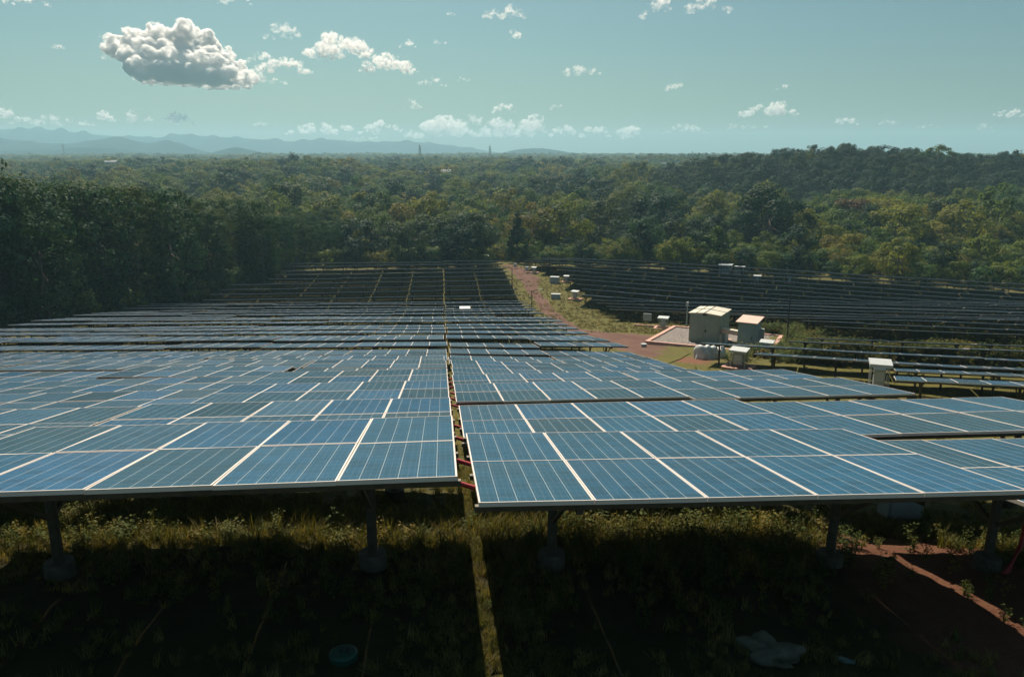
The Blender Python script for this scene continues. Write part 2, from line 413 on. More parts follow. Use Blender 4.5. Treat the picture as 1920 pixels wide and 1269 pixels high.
# ------------------------------------------------------------------ ground sheet
def build_ground():
    th = np.concatenate([np.linspace(-180, -52, 40)[:-1], np.linspace(-52, 52, 900), np.linspace(52, 180, 40)[1:-1]]) * math.pi / 180
    r = np.concatenate([[0.4, 1.5, 3.0], np.linspace(4.0, 13, 190), np.geomspace(13.1, 150, 210), np.geomspace(154, 5200, 110)])
    A, B = np.meshgrid(th, r)
    X = B * np.sin(A); Y = B * np.cos(A)
    Z = G(X, Y)
    nr, nt_ = X.shape
    i = np.arange(nr - 1)[:, None] * nt_ + np.arange(nt_)[None, :]
    j = np.arange(nr - 1)[:, None] * nt_ + (np.arange(nt_)[None, :] + 1) % nt_
    q = np.stack([i, i + nt_, j + nt_, j], -1).reshape(-1, 4)[:, ::-1]
    v = np.stack([X, Y, Z], -1).reshape(-1, 3)
    me = np_mesh('ground', v, q, [M['ground']], smooth=True)
    X, Y = v[:, 0], v[:, 1]
    soil = np.full(len(v), 0.10)
    for k in range(8, 12):                          # bare red earth round the plinth
        c = (road_g[k][0] + road_g[k][1]) / 2
        soil += 0.45 * np.exp(-((X - c.x) ** 2 + (Y - c.y) ** 2) / 3.5 ** 2)
    soil += 0.75 * np.exp(-((X - 5.3) / 1.9) ** 4 - ((Y - 7.8) / 2.6) ** 4)
    soil += 0.35 * np.exp(-((X - 0.0) / 0.7) ** 2 - ((Y - 6.8) / 1.0) ** 2)
    soil += 0.45 * np.exp(-((X - 26) / 14) ** 2 - ((Y - 50) / 2.5) ** 2)
    soil -= 0.35 * np.exp(-((X + 2) / 4) ** 2 - ((Y - 9) / 1.5) ** 2)
    shd = np.clip((15 - Y) / 5, 0, 1) * np.clip((Y + 4) / 4, 0, 1)  # mask for shade painted into the soil colour round the front tables
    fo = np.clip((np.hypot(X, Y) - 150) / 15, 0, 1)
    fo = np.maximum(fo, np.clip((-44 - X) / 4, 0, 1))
    for nme, a in (('soil', np.clip(soil, 0, 1.0)), ('forest', fo), ('near_shade', shd)):
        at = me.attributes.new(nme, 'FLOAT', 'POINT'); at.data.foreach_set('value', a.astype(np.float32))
    return tag(link('ground', me), kind='structure')
build_ground()

def build_road():
    n, m = 150, 12
    L = np.array([[p.x, p.y] for p, _ in road_g]); Rr = np.array([[p.x, p.y] for _, p in road_g])
    t = np.linspace(0, len(L) - 1, n); k = np.arange(len(L))
    def sm(a):
        o = np.stack([np.interp(t, k, a[:, c]) for c in (0, 1)], -1)
        for _ in range(6): o[1:-1] = (o[:-2] + 2 * o[1:-1] + o[2:]) / 4
        return o
    L, Rr = sm(L), sm(Rr)
    wob = rng.normal(0, 1, (2, n)); wob = (wob + np.roll(wob, 1, 1) + np.roll(wob, 2, 1)) / 3
    v, q, uv = [], [], []
    for i in range(n):
        w = Rr[i] - L[i]; wd = w / np.linalg.norm(w)
        a = L[i] + wd * wob[0, i] * 0.14; b = Rr[i] + wd * wob[1, i] * 0.14
        for j in range(m + 1):
            s = j / m; p = a + (b - a) * s
            v.append((p[0], p[1], float(G(p[0], p[1])) + 0.05 - 0.035 * (abs(s - .5) * 2) ** 6))
    for i in range(n - 1):
        for j in range(m):
            a = i * (m + 1) + j
            q.append((a, a + 1, a + m + 2, a + m + 1))
            uv += [(j / m, i / n), ((j + 1) / m, i / n), ((j + 1) / m, (i + 1) / n), (j / m, (i + 1) / n)]
    me = np_mesh('dirt_road', v, q, [M['road']], smooth=True)
    ul = me.uv_layers.new(name='UVMap'); ul.data.foreach_set('uv', np.array(uv, np.float32).ravel())
    tag(link('dirt_road', me), kind='structure')
build_road()

# ------------------------------------------------------------------ solar tables
def panel_mb(frame=True, glass=True, simple_frame=False):
    b = MB(); w, l = PW / 2, PL / 2; e = 0.0145
    if glass:
        b.quad_uv([(-w + e, -l + e, 0.016), (w - e, -l + e, 0.016), (w - e, l - e, 0.016), (-w + e, l - e, 0.016)], 0)
        b.add([(-w + e, -l + e, 0.008), (w - e, -l + e, 0.008), (w - e, l - e, 0.008), (-w + e, l - e, 0.008)], [(3, 2, 1, 0)], 1)
    if frame:
        for s in (-1, 1):
            b.box((s * (w - e / 2), 0, 0), (e, PL, 0.04), 2)
            b.box((0, s * (l - e / 2), 0), (PW - 2 * e, e, 0.04), 2)
    return b
ROTP = Matrix.Rotation(-TILT, 4, 'X')
H0 = 1.30                                          # height of a table's centre above its base
def panel_pos():
    for j in (-1, 1):
        for i in range(NC):
            yield ((i - (NC - 1) / 2) * (PW + PG), j * (PL + PG) / 2)
def deck(x, y, z): return Matrix.Translation((0, 0, H0)) @ ROTP @ Vector((x, y, z))
POSTX = 1.62
def post_mb(r=0.055, n=10):
    b = MB(); b.tube([(0, 0, -0.9), (0, 0, H0 - 0.14)], r, n); b.box((0, 0, H0 - 0.145), (0.16, 0.2, 0.012)); return b
def rails_mb(y):
    b = MB(); a, c = deck(-TW / 2 - .03, y, -0.045), deck(TW / 2 + .03, y, -0.045); b.bar(a, c, 0.05, 0.05); return b
def cross_mb(x):
    b = MB(); b.bar(deck(x, -1.55, -0.105), deck(x, 1.55, -0.105), 0.06, 0.07); return b
def brace_mb(x, s):
    b = MB(); b.bar((x, s * 0.05, 0.62), tuple(deck(x, s * 1.05, -0.13)), 0.04, 0.04); return b
foot_b = MB(); foot_b.tube([(0, 0, -0.5), (0, 0, 0.15), (0, 0, 0.17)], [0.155, 0.15, 0.142], 20)
me_foot = foot_b.mesh('footing', [M['concrete']])
me_panel = panel_mb(False).mesh('solar_panel', [M['cells'], M['back'], M['frame']])
fb = panel_mb(True, False)
me_frame = fb.mesh('frame', [M['frame'], M['frame'], M['frame']])
me_panelfull = panel_mb().mesh('solar_panel', [M['cells'], M['back'], M['frame']])
me_post = post_mb().mesh('post', [M['steel']])
me_rail = {y: rails_mb(y).mesh('rail', [M['steel']]) for y in (-1.60, -0.45, 0.45, 1.60)}
me_cross = {x: cross_mb(x).mesh('crossbeam', [M['steel']]) for x in (-POSTX, POSTX)}
me_brace = {(x, s): brace_mb(x, s).mesh('brace', [M['steel']]) for x in (-POSTX, POSTX) for s in (-1, 1)}
whole = MB()
for x, y in panel_pos(): whole.join(panel_mb(), Matrix.Translation((0, 0, H0)) @ ROTP @ Matrix.Translation((x, y, 0)))
for x in (-POSTX, POSTX):
    whole.join(post_mb(0.06, 6), Matrix.Translation((x, 0, 0)), [3, 3, 3, 3])
    whole.join(cross_mb(x), None, [3]); whole.join(brace_mb(x, -1), None, [3]); whole.join(brace_mb(x, 1), None, [3])
for y in (-1.60, 1.60): whole.join(rails_mb(y), None, [3])
MATS4 = [M['cells'], M['back'], M['frame'], M['steel']]
me_whole = whole.mesh('solar_table', MATS4)

ONES = ['', 'first', 'second', 'third', 'fourth', 'fifth', 'sixth', 'seventh', 'eighth', 'ninth', 'tenth', 'eleventh', 'twelfth', 'thirteenth', 'fourteenth', 'fifteenth', 'sixteenth', 'seventeenth', 'eighteenth', 'nineteenth', 'twentieth']
TENS = {2: 'twenty', 3: 'thirty', 4: 'forty'}
def nth(n): return ONES[n] if n <= 20 else ('thirtieth' if n == 30 else 'fortieth' if n == 40 else TENS[n // 10] + '-' + ONES[n % 10])
# custom heights of the nearest tables' centres, read off the photograph: (row, column) -> z
ZC = {(0, -1): -2.95, (0, -2): -3.02, (0, 1): -3.25, (0, 2): -3.52, (1, -1): -3.85, (1, -2): -3.86, (1, -3): -3.9, (1, 1): -4.06, (1, 2): -4.16,
      (2, -1): -5.0, (2, -2): -5.08, (2, -3): -5.15, (2, 1): -5.40, (2, 2): -5.48, (3, -1): -5.9, (3, -2): -5.98, (3, -3): -6.0, (3, 1): -6.14, (3, 2): -6.2}
VROW = [6.2, 9.83, 14.95, 19.15, 23.0, 26.9] + [30.85 + 3.93 * k for k in range(27)]
tables = []                                        # dict(x,y,z,yaw,roll,field,row,col,D)
HALF = TW / 2 + 0.08
for ri, v in enumerate(VROW):
    rowdz = -0.12 if ri == 4 else 0.05 * math.sin(ri * 2.1) + (0.05 * rng.normal() if ri > 3 else 0)
    jog = rng.uniform(-0.12, 0.12) if ri > 3 else 0
    for ci in list(range(-1, -14, -1)) + [1, 2]:
        s = 1 if ci > 0 else -1
        u = s * (0.075 + TW / 2 + (abs(ci) - 1) * (TW + (0.15 if ri < 5 else 0.10))) + jog
        vv = v + SL / 2 * math.cos(TILT) + (-0.02 if (ri == 0 and ci > 0) else 0.08 if ci > 0 else 0)
        if ri == 0 and ci < 0: vv -= 0.03
        if ri == 2: vv += -0.1 if ci < 0 else 0.75
        p = OA + rA * u + dA * vv
        lim = -46.5 if p.y < 88 else np.interp(p.y, [88, 96, 104, 142], [-47, -45, -41.5, -40.5])
        if p.x - 2.4 < lim: continue
        z = float(T(p.x, p.y)) + H0
        if (ri, ci) in ZC: z = ZC[(ri, ci)]
        else: z += rowdz + 0.03 * rng.normal()
        D = zc(p.x, p.y, z)
        if abs(p.x) - 3.2 > 0.70 * D: continue
        tables.append(dict(x=p.x, y=p.y, z=z, yaw=TH_A, roll=-math.atan((float(T(p.x + rA.x * 2.5, p.y + rA.y * 2.5)) - float(T(p.x - rA.x * 2.5, p.y - rA.y * 2.5))) / 5.0) + R(0.15 * rng.normal()) if ri > 3 else R(.2) if ri > 1 else R((0.1, 1.1, .9)[min(2, max(0, ci))] if ri == 0 else .3), field='A', row=ri, col=ci, D=D))
# field beyond the road: left ends read off the photograph
ends = [(13.7, 27.8), (19.0, 33.6), (13.4, 41.4), (11.5, 47.7), (17.5, 48.5), (20.8, 53.0)]
for px_, py_ in ((1131, 579), (1112, 566), (1082, 553), (1098, 544), (1077, 532), (1046, 524), (1060, 515), (1012, 502), (980, 491)):
    g = gnd(px_, py_, 1.3); ends.append((g.x, g.y))
evu = sorted((Vector((x, y, 0)).dot(dB), Vector((x, y, 0)).dot(rB)) for x, y in ends)
EV = np.array([e[0] for e in evu]); EU = np.array([e[1] for e in evu])
VB = [31.0, 39.3, 43.3, 47.6, 52.4, 56.6, 67.2, 71.0, 74.8, 78.6] + [82.4 + 3.62 * k for k in range(14)]
for ri, v in enumerate(VB):
    u0 = float(np.interp(v, EV, EU))
    if ri == 0: u0 = 1.55
    if 60 < v < 81: u0 = {67.2: -2.5, 71.0: -4.5, 74.8: -8.5, 78.6: -14}[v]
    rowdz = 0.05 * math.sin(ri * 1.7) + 0.06 * rng.normal()
    jog = rng.uniform(-0.8, 0.8) if v > 80 else 0
    for ci in range(1, 27):
        u = u0 + jog + TW / 2 + (ci - 1) * (TW + 0.07)
        p = rB * u + dB * (v + SL / 2)
        z = float(T(p.x, p.y)) + H0 + rowdz + 0.025 * rng.normal()
        D = zc(p.x, p.y, z)
        if p.x - 3.0 > 0.70 * D or p.y < 15: continue
        tables.append(dict(x=p.x, y=p.y, z=z, yaw=TH_B, roll=-math.atan((float(T(p.x + rB.x * 2.5, p.y + rB.y * 2.5)) - float(T(p.x - rB.x * 2.5, p.y - rB.y * 2.5))) / 5.0) + R(0.1 * rng.normal()), field='B', row=ri, col=ci, D=D))
order = sorted(range(len(tables)), key=lambda i: tables[i]['D'])
NIND = 298
crow = {}
for i in order[:NIND]:
    t = tables[i]
    t['base'] = (t['x'], t['y'], t['z'] - H0)
    if t['field'] == 'A':
        side = 'left' if t['col'] < 0 else 'right'
        lab = f"solar table in {nth(t['row'] + 1)} row of the central field, {nth(abs(t['col']))} {side} of the centre gap"
        if t['row'] == 0: lab = f"large blue solar table in the front row, {nth(abs(t['col']))} {side} of the red conduits"
        grp = 'solar tables of the central field'
    else:
        lab = f"dark solar table in {nth(t['row'] + 1)} row beyond the road, {nth(t['col'])} along from the road"
        grp = 'solar tables of the field beyond the road'
    tx = -R(2.2) if t['field'] == 'B' else 0.0
    if t['D'] > 62:
        o = link('solar_table', me_whole, None, t['base'], (tx, t['roll'], t['yaw']))
        tag(o, lab, 'solar table', grp); continue
    e = empty('solar_table', t['base'], t['yaw'], lab, 'solar table', grp); e.rotation_euler[1] = t['roll']; e.rotation_euler[0] = tx
    fine = t['D'] < 26
    for x, y in panel_pos():
        q = deck(x, y, 0)
        pnl = link('solar_panel', me_panel if t['D'] < 16 else me_panelfull, e, q, (-TILT + R(rng.normal() * .2), R(rng.normal() * .16), 0))
        if t['D'] < 16: link('frame', me_frame, pnl)
    mw = Matrix.Translation(e.location) @ Euler((0, t['roll'], t['yaw'])).to_matrix().to_4x4()
    if fine or t['D'] < 40:
        for x in (-POSTX, POSTX):
            po = link('post', me_post, e, (x, 0, 0))
            wp = mw @ Vector((x, 0, 0))
            if fine: link('footing', me_foot, po, (0, 0, float(G(wp.x, wp.y)) - wp.z))
    if fine:
        for x in (-POSTX, POSTX):
            link('crossbeam', me_cross[x], e)
            for s in (-1, 1): link('brace', me_brace[(x, s)], e)
        for y in me_rail: link('rail', me_rail[y], e)
    else:
        b = MB()
        if t['D'] >= 40:
            for x in (-POSTX, POSTX): b.join(post_mb(0.06, 6), Matrix.Translation((x, 0, 0)))
        if 'me_supp' + str(t['D'] >= 40) not in crow:
            for x in (-POSTX, POSTX):
                b.join(cross_mb(x)); b.join(brace_mb(x, -1)); b.join(brace_mb(x, 1))
            for y in (-1.6, 1.6): b.join(rails_mb(y))
            crow['me_supp' + str(t['D'] >= 40)] = b.mesh('support_frame', [M['steel']])
        link('support_frame', crow['me_supp' + str(t['D'] >= 40)], e)
# the remaining, farthest tables as one mass
wv = np.array(whole.v); rest = order[NIND:]
if rest:
    V = []; nf = len(whole.f); faces = []; mi = []; uvs = {}
    for k, i in enumerate(rest):
        t = tables[i]
        mw = np.array(Matrix.Translation((t['x'], t['y'], t['z'] - H0)) @ Euler((0, t['roll'], t['yaw'])).to_matrix().to_4x4())
        V.append(wv @ mw[:3, :3].T + mw[:3, 3])
        faces += [tuple(a + k * len(wv) for a in f) for f in whole.f]; mi += whole.m
        for fi, u in whole.uv.items(): uvs[fi + k * nf] = u
    b = MB(); b.v = [tuple(p) for p in np.concatenate(V)]; b.f = faces; b.m = mi; b.uv = uvs
    tag(b.build('distant_solar_tables', MATS4), 'farthest dark rows of solar tables at the wooded edge of the field', 'solar tables', None, 'stuff')
print('tables', len(tables), 'rest', len(rest))

# red conduits slung across the centre gap
VC = [6.17, 9.83, 14.85, 19.15]
k = 0
for ri in range(4):
    vm = VC[ri] + SL / 2 * math.cos(TILT)
    for dv in (-0.95, 0.05, 1.05)[(0 if ri else 0):(2 if ri < 2 else 3)]:
        a = OA + rA * -0.45 + dA * (vm + dv + .12); c = OA + rA * 0.5 + dA * (vm + dv - .12)
        za = ZC[(ri, -1)] - dv * math.tan(TILT) - 0.10
        pts = []
        for q in np.linspace(0, 1, 9):
            p = a.lerp(c, q); pts.append((p.x, p.y, za - 0.24 * q - 0.03 * math.sin(q * math.pi)))
        b = MB(); b.tube(pts, 0.024, 10); k += 1
        tag(b.build('conduit', M['red'], None, True), f"red corrugated conduit slung across the centre gap, {nth(k)} from the front edge", 'conduit', 'red conduits in the centre gap')

# ------------------------------------------------------------------ plinth, cabinets, inverters
def gz(p): return float(G(p.x, p.y))
PADYAW = R(-24.0)
pad_c = Vector((17.4, 64.3, 0)); pad_z = float(T(17.4, 64.3)) + 0.12
def build_pad():
    e = empty('gravel_plinth', (pad_c.x, pad_c.y, pad_z), PADYAW, 'gravel plinth with pink concrete kerb under the two cabinets', 'plinth')
    e.rotation_euler[0] = R(-4.5)
    w, d, k = 9.8, 10.6, 0.32
    b = MB()
    b.box((0, -d / 2 + k / 2, -0.42), (w, k, 1.0)); b.box((0, d / 2 - k / 2, -0.42), (w, k, 1.0))
    b.box((-w / 2 + k / 2, 0, -0.42), (k, d - 2 * k, 0.996)); b.box((w / 2 - k / 2, 0, -0.42), (k, d - 2 * k, 0.996))
    b.build('kerb', M['pinkcon'], e)
    n = 60; v = []; q = []
    for i in range(n + 1):
        for j in range(n + 1):
            x = (i / n - .5) * (w - 2 * k); y = (j / n - .5) * (d - 2 * k)
            v.append((x, y, -0.03 + rng.normal() * 0.022))
    for i in range(n):
        for j in range(n): a = i * (n + 1) + j; q.append((a, a + n + 1, a + n + 2, a + 1))
    link('gravel', np_mesh('gravel', v, q, [M['gravel']]), e)
build_pad()
CABYAW = R(-30)
def cab_at(px_, py_): g = gnd(px_, py_, 0.2); return Vector((g.x, g.y, pad_z - 0.05))
def big_cabinet():
    cp = cab_at(1315, 640)
    ez = Matrix.Rotation(CABYAW, 3, 'Z')
    w, d, h = 2.5, 3.0, 2.55
    o = cp + ez @ Vector((0.1, d / 2 + .25, 0))
    e = empty('transformer_cabinet', (o.x, o.y, pad_z), CABYAW, 'tall grey green transformer cabinet with pale gabled roof on the gravel plinth', 'cabinet')
    b = MB(); b.box((0, 0, h / 2 - 0.05), (w, d, h + 0.1))
    for x in np.linspace(-d / 2 + .25, d / 2 - .25, 7): b.box((w / 2 + 0.012, x, h * 0.62), (0.024, 0.05, h * 0.7))
    b.build('body', M['greenbox'], e)
    b = MB(); b.box((0, 0, -0.10), (w + .5, d + .5, 0.22)); b.build('base_slab', M['pinkcon'], e)
    for s in (-1, 1):                               # double door
        b = MB(); b.box((s * w * 0.235, -d / 2 - 0.015, h * 0.45), (w * 0.45, 0.03, h * 0.84)); dr = b.build('door', M['greenbox'], e)
        if s > 0:
            b = MB(); b.box((0.12, -d / 2 - 0.045, h * 0.47), (0.13, 0.03, 0.2)); b.build('handle', M['dark'], dr)
    b = MB(); b.box((0, -d / 2 - 0.02, h - 0.02), (0.34, 0.04, 0.13)); b.build('vent', M['dark'], e)
    b = MB()
    for x, wd in ((-0.52, .10), (-0.40, .03), (-0.12, .05), (0.02, .12), (0.36, .06)): b.box((x, -d / 2 - 0.034, h * 0.69), (wd, 0.006, 0.11))
    b.build('notice', M['bluegrey'], e)
    ov, ri = 0.10, 0.12
    b = MB(); x0, x1, y0, y1 = -w / 2 - ov, w / 2 + ov, -d / 2 - ov, d / 2 + ov
    t = 0.05
    for (xa, za, xb, zb) in ((x0, h, 0, h + ri), (0, h + ri, x1, h)):
        b.add([(xa, y0, za), (xb, y0, zb), (xb, y1, zb), (xa, y1, za), (xa, y0, za + t), (xb, y0, zb + t), (xb, y1, zb + t), (xa, y1, za + t)],
              [(3, 2, 1, 0), (4, 5, 6, 7), (0, 1, 5, 4), (1, 2, 6, 5), (2, 3, 7, 6), (3, 0, 4, 7)])
    b.add([(-w / 2, -d / 2 - .002, h), (w / 2, -d / 2 - .002, h), (0, -d / 2 - .002, h + ri)], [(0, 1, 2)])
    b.add([(-w / 2, d / 2 + .002, h), (w / 2, d / 2 + .002, h), (0, d / 2 + .002, h + ri)], [(2, 1, 0)])
    rf = b.build('roof', M['paleroof'], e)
    b = MB(); b.bar((0, y0, h + ri + t + 0.012), (0, y1, h + ri + t + 0.012), 0.06, 0.03)
    b.bar((x0 * .5, y0, h + ri * .5 + t + 0.012), (x0 * .5, y1, h + ri * .5 + t + .012), 0.04, 0.03)
    b.bar((0.02, 0, h + ri + t + 0.012), (x1, 0, h + t + 0.012), 0.04, 0.03)
    b.bar((-0.02, 0.2, h + ri + t + 0.012), (x0, 0.2, h + t + 0.012), 0.04, 0.03)
    b.build('seam', M['dark'], rf)
    b = MB(); b.box((w / 2 + 0.16, -0.35, 0.55), (0.32, 0.9, 0.9)); b.build('side_box', M['greybox'], e)
    b = MB(); b.box((w / 2 + 0.05, -1.15, 0.5), (0.10, 0.5, 1.0)); b.build('side_hatch', M['paleroof'], e)
    return o, ez, w, d
bo, bez, bw, bd = big_cabinet()
def small_cabinet():
    cp = cab_at(1396, 648)
    w, d, h = 1.35, 1.9, 2.45
    o = cp + bez @ Vector((0.05, d / 2 + .1, 0))
    e = empty('switchgear_cabinet', (o.x, o.y, pad_z), CABYAW, 'narrow blue grey switchgear cabinet with faded pink overhanging roof', 'cabinet')
    b = MB(); b.box((0, 0, h / 2 - 0.1), (w, d, h + 0.2)); b.build('body', M['bluegrey'], e)
    b = MB(); b.box((-0.02, -d / 2 - 0.012, h * 0.5), (w * 0.86, 0.024, h * 0.9)); dr = b.build('door', M['bluegrey'], e)
    b = MB(); b.box((w * 0.3, -d / 2 - 0.04, h * 0.5), (0.05, 0.04, 0.22)); b.build('handle', M['dark'], dr)
    b = MB(); b.box((w / 2 + 0.012, -0.15, 0.36), (0.024, d * 0.62, 0.7)); b.build('side_panel', M['greybox'], e)
    b = MB(); rr = Matrix.Rotation(R(3.5), 3, 'X'); b.box((0, 0, h + 0.07), (w + .34, d + .44, 0.06), 0, rr); b.build('roof', M['pinkroof'], e)
    b = MB(); b.box((w / 2 + 0.16, d / 2 - 0.12, 0.95), (0.3, 0.26, 1.5)); b.build('meter_box', M['greybox'], e)
    return o
so = small_cabinet()
a = bo + bez @ Vector((bw / 2 + 0.03, -0.9, 0)); c = so + bez @ Vector((-0.70, 0.1, 0))
b = MB(); b.bar((a.x, a.y, pad_z + 1.28), (c.x, c.y, pad_z + 1.28), 0.4, 0.34)
duct = b.build('cable_duct', M['pinkroof']); tag(duct, 'boxed cable duct bridging the two cabinets on the plinth', 'cable duct')
b = MB(); b.bar((a.x, a.y, pad_z + 1.47), (c.x, c.y, pad_z + 1.47), 0.44, 0.025); b.build('lid', M['paleroof'], duct)

INV = {}
def inverter(px_, py_, yaw, label, shade=True, foot=True, s=1.0, hh=None):
    s *= 0.85
    g = gnd(px_, py_); e = empty('inverter', (g.x, g.y, gz(g)), yaw, label, 'inverter', 'string inverters under white sunshades')
    e.scale = (s, s, s)
    if not INV:
        b = MB(); b.box((0, 0, 0.78), (0.62, 0.42, 0.78)); INV['case'] = b.mesh('case', [M['greybox']])
        b = MB(); b.box((0, 0, 1.185), (0.66, 0.46, 0.03)); b.box((0, -0.225, 0.9), (0.46, 0.03, 0.4)); INV['lid'] = b.mesh('lid', [M['white']])
        b = MB()
        for i in range(8): b.box((-0.24 + i * 0.07, 0.235, 0.75), (0.02, 0.05, 0.5))
        INV['heat_sink'] = b.mesh('heat_sink', [M['dark']])
        for k, (x, y) in enumerate(((-0.5, -0.3), (0.5, -0.3), (-0.5, 0.35), (0.5, 0.35))):
            b = MB(); b.box((x, y, 0.66), (0.05, 0.05, 1.44 if y < 0 else 1.5)); INV[('leg', k)] = b.mesh('leg', [M['greybox']])
        b = MB(); b.bar((-0.5, 0.0, 0.5), (0.5, 0.0, 0.5), 0.04, 0.05); b.bar((-0.5, 0, 1.0), (0.5, 0, 1.0), 0.04, 0.05); INV['bracket'] = b.mesh('bracket', [M['dark']])
        b = MB(); r_ = Matrix.Rotation(R(6), 3, 'X'); b.box((0, 0.02, 1.47), (1.25, 0.95, 0.035), 0, r_); b.box((0, -0.47, 1.37), (1.25, 0.03, 0.12)); b.box((-0.61, 0.02, 1.42), (0.03, 0.92, 0.08), 0, r_); b.box((0.61, 0.02, 1.42), (0.03, 0.92, 0.08), 0, r_)
        INV['sunshade'] = b.mesh('sunshade', [M['white']])
        b = MB(); b.box((-0.9, 0.1, 0.06), (0.26, 1.7, 0.34)); b.box((0.9, 0.1, 0.06), (0.26, 1.7, 0.34)); b.box((0, 0.83, 0.06), (1.54, 0.24, 0.336)); b.box((0, -0.63, 0.06), (1.54, 0.24, 0.336)); INV['kerb'] = b.mesh('kerb', [M['pinkcon']])
    for k, me in INV.items():
        nm = k[0] if isinstance(k, tuple) else k
        if nm in ('sunshade',) and not shade: continue
        if nm == 'kerb' and not foot: continue
        link(nm, me, e)
    return e
e_ = inverter(1644, 744, R(-18), 'white inverter stand with tilted sunshade at the end of the nearest row beyond the road')
e_.scale = (0.80, 0.80, 1.18)
inverter(1384, 692, R(-32), 'white inverter stand with pink kerb beside the white sheeted pile')
inverter(1436, 668, R(-28), 'small inverter stand half hidden behind the row in front of the plinth', True, True, 0.9)
inverter(1243, 617, R(-22), 'inverter with blue edged sunshade left of the transformer cabinet', True, True, 1.0)
inverter(1078, 562, R(-30), 'inverter stand with pink kerb at a row end beside the dirt road', True, True, 1.0)
inverter(1062, 529, R(-20), 'pale inverter stand half under a row end where the road bends', True, True, .85)
inverter(1001, 512, R(-20), 'tilted white inverter at the far top of the road, nearer of two together', True, True, .8)
inverter(988, 511, R(10), 'white inverter at the far top of the road, left of a twin', False, False, 1.0)
inverter(966, 503, R(0), 'farthest small inverter at the head of the dirt road', False, False, .9)
inverter(845, 599, R(5), 'grey inverter between rows of the central field, left of a wider one', False, False, 1.25)
inverter(872, 599, R(5), 'wide white topped inverter between two rows of the central field', True, False, 1.15)
inverter(910, 493, R(5), 'white inverter on the topmost row of the central field', True, False, 1.2)
inverter(1419, 534, R(-20), 'tiny white inverter in the middle of the far slanting field', True, True, 1.1)
inverter(1480, 531, R(-20), 'tiny pale inverter in the far field behind a tall pole', True, True, 0.9)
b = MB(); g = gnd(1213, 612); b.box((0, 0, 1.0), (0.85, 0.12, 0.75)); b.box((0, -0.066, 1.0), (0.72, 0.012, 0.62))
e = empty('combiner_box', (g.x, g.y, gz(g)), R(-20), 'flat pale combiner box on two legs left of the blue edged inverter', 'combiner box')
b.build('case', M['greybox'], e)
for s in (-1, 1): b = MB(); b.box((s * .33, 0.08, 0.45), (0.05, 0.05, 1.3)); b.build('leg', M['dark'], e)
b = MB(); b.box((0, -0.2, 0.05), (2.6, 0.22, 0.3)); b.build('kerb', M['pinkcon'], e)
def crate(px_, py_, dims, yaw, label):
    g = gnd(px_, py_); e = empty('equipment_box', (g.x, g.y, gz(g)), yaw, label, 'equipment box')
    w, d, h = dims
    b = MB(); b.box((0, 0, h / 2 + .05), (w, d, h)); b.build('case', M['greybox'], e)
    b = MB(); b.box((0, 0, h + .075), (w + .06, d + .06, 0.05)); b.build('lid', M['white'], e)
    b = MB(); b.box((-w / 2 + .1, 0, 0.0), (.12, d, .12)); b.box((w / 2 - .1, 0, 0), (.12, d, .12)); b.build('skid', M['dark'], e)
crate(1042, 560, (1.25, 0.7, 0.62), R(-8), 'white lidded equipment box alone on the grass beside the road')
crate(1040, 530, (1.35, 0.9, 0.9), R(-15), 'white equipment box at the row ends near the bend of the road')
crate(1207, 650, (0.35, 0.3, 0.22), R(10), 'small dark edged box lying on the bare red earth by the plinth')

def kiosk(px_, py_, w, d, h, label):
    g = gnd(px_, py_); e = empty('far_kiosk', (g.x, g.y, gz(g) + .3), R(-22), label, 'kiosk', 'white kiosks beyond the far field')
    b = MB(); b.box((0, 0, h / 2 - .4), (w, d, h + .8)); b.build('body', M['white'], e)
    b = MB(); b.box((0, 0, h + .04), (w + .3, d + .3, 0.08)); b.build('roof', M['white'], e)
    b = MB(); b.box((0.0, -d / 2 - .02, h * .45), (w * .45, .04, h * .8)); b.build('door', M['greybox'], e)
kiosk(1360, 512, 1.9, 1.8, 1.15, 'pale kiosk with white flat roof beyond the far panels, larger of a pair')
kiosk(1386, 513, 1.4, 1.4, 0.85, 'smaller pale kiosk beside a larger one beyond the far panels')

def pole(px_, py_, ytop, label, lamp=False, white=False):
    g = gnd(px_, py_); k = zc(g.x, g.y, g.z); h = (py_ - ytop) / FPX * k * 1.03
    e = empty('lamp_post' if lamp else 'pole', (g.x, g.y, gz(g)), 0, label, 'lamp post' if lamp else 'pole', 'dark poles in the solar field')
    b = MB(); b.tube([(0, 0, -.3), (0, 0, h)], [0.075, 0.05], 8); b.build('mast', M['white' if white else 'pole'], e)
    b = MB(); b.tube([(0, 0, -.3), (0, 0, .25)], .14, 10); b.build('footing', M['concrete'], e)
    if lamp:
        b = MB(); b.tube([(0, 0, h - .1), (.5, -.1, h + .08), (.9, -.15, h + .12)], .03, 6); ar = b.build('arm', M['pole'], e)
        b = MB(); b.box((1.05, -.17, h + .13), (.5, .16, .06)); b.build('lamp_head', M['greybox'], ar)
    elif white:
        b = MB(); b.tube([(0, 0, h - .1), (0, 0, h + .35)], .13, 10); b.build('siren', M['white'], e)
    else:
        b = MB(); b.box((0, 0, h + .04), (.22, .12, .12)); b.build('camera_head', M['pole'], e)
pole(997, 590, 545, 'dark lamp post with short arm on the grass left of the road', True)
pole(960, 540, 506, 'plain dark pole on the grass near the head of the road')
pole(1475, 640, 548, 'tall dark pole standing at the right corner of the gravel plinth')
pole(1030, 515, 476, 'thin dark pole against the pale bushes behind the road head')
pole(1287, 612, 572, 'white capped pole behind the transformer cabinet', False, True)
pole(1311, 530, 504, 'thin pole in the far field left of the two kiosks')
pole(1401, 525, 498, 'thin pole just right of the two far kiosks')
pole(1473, 528, 508, 'thin pole in the far field behind the tall plinth pole')
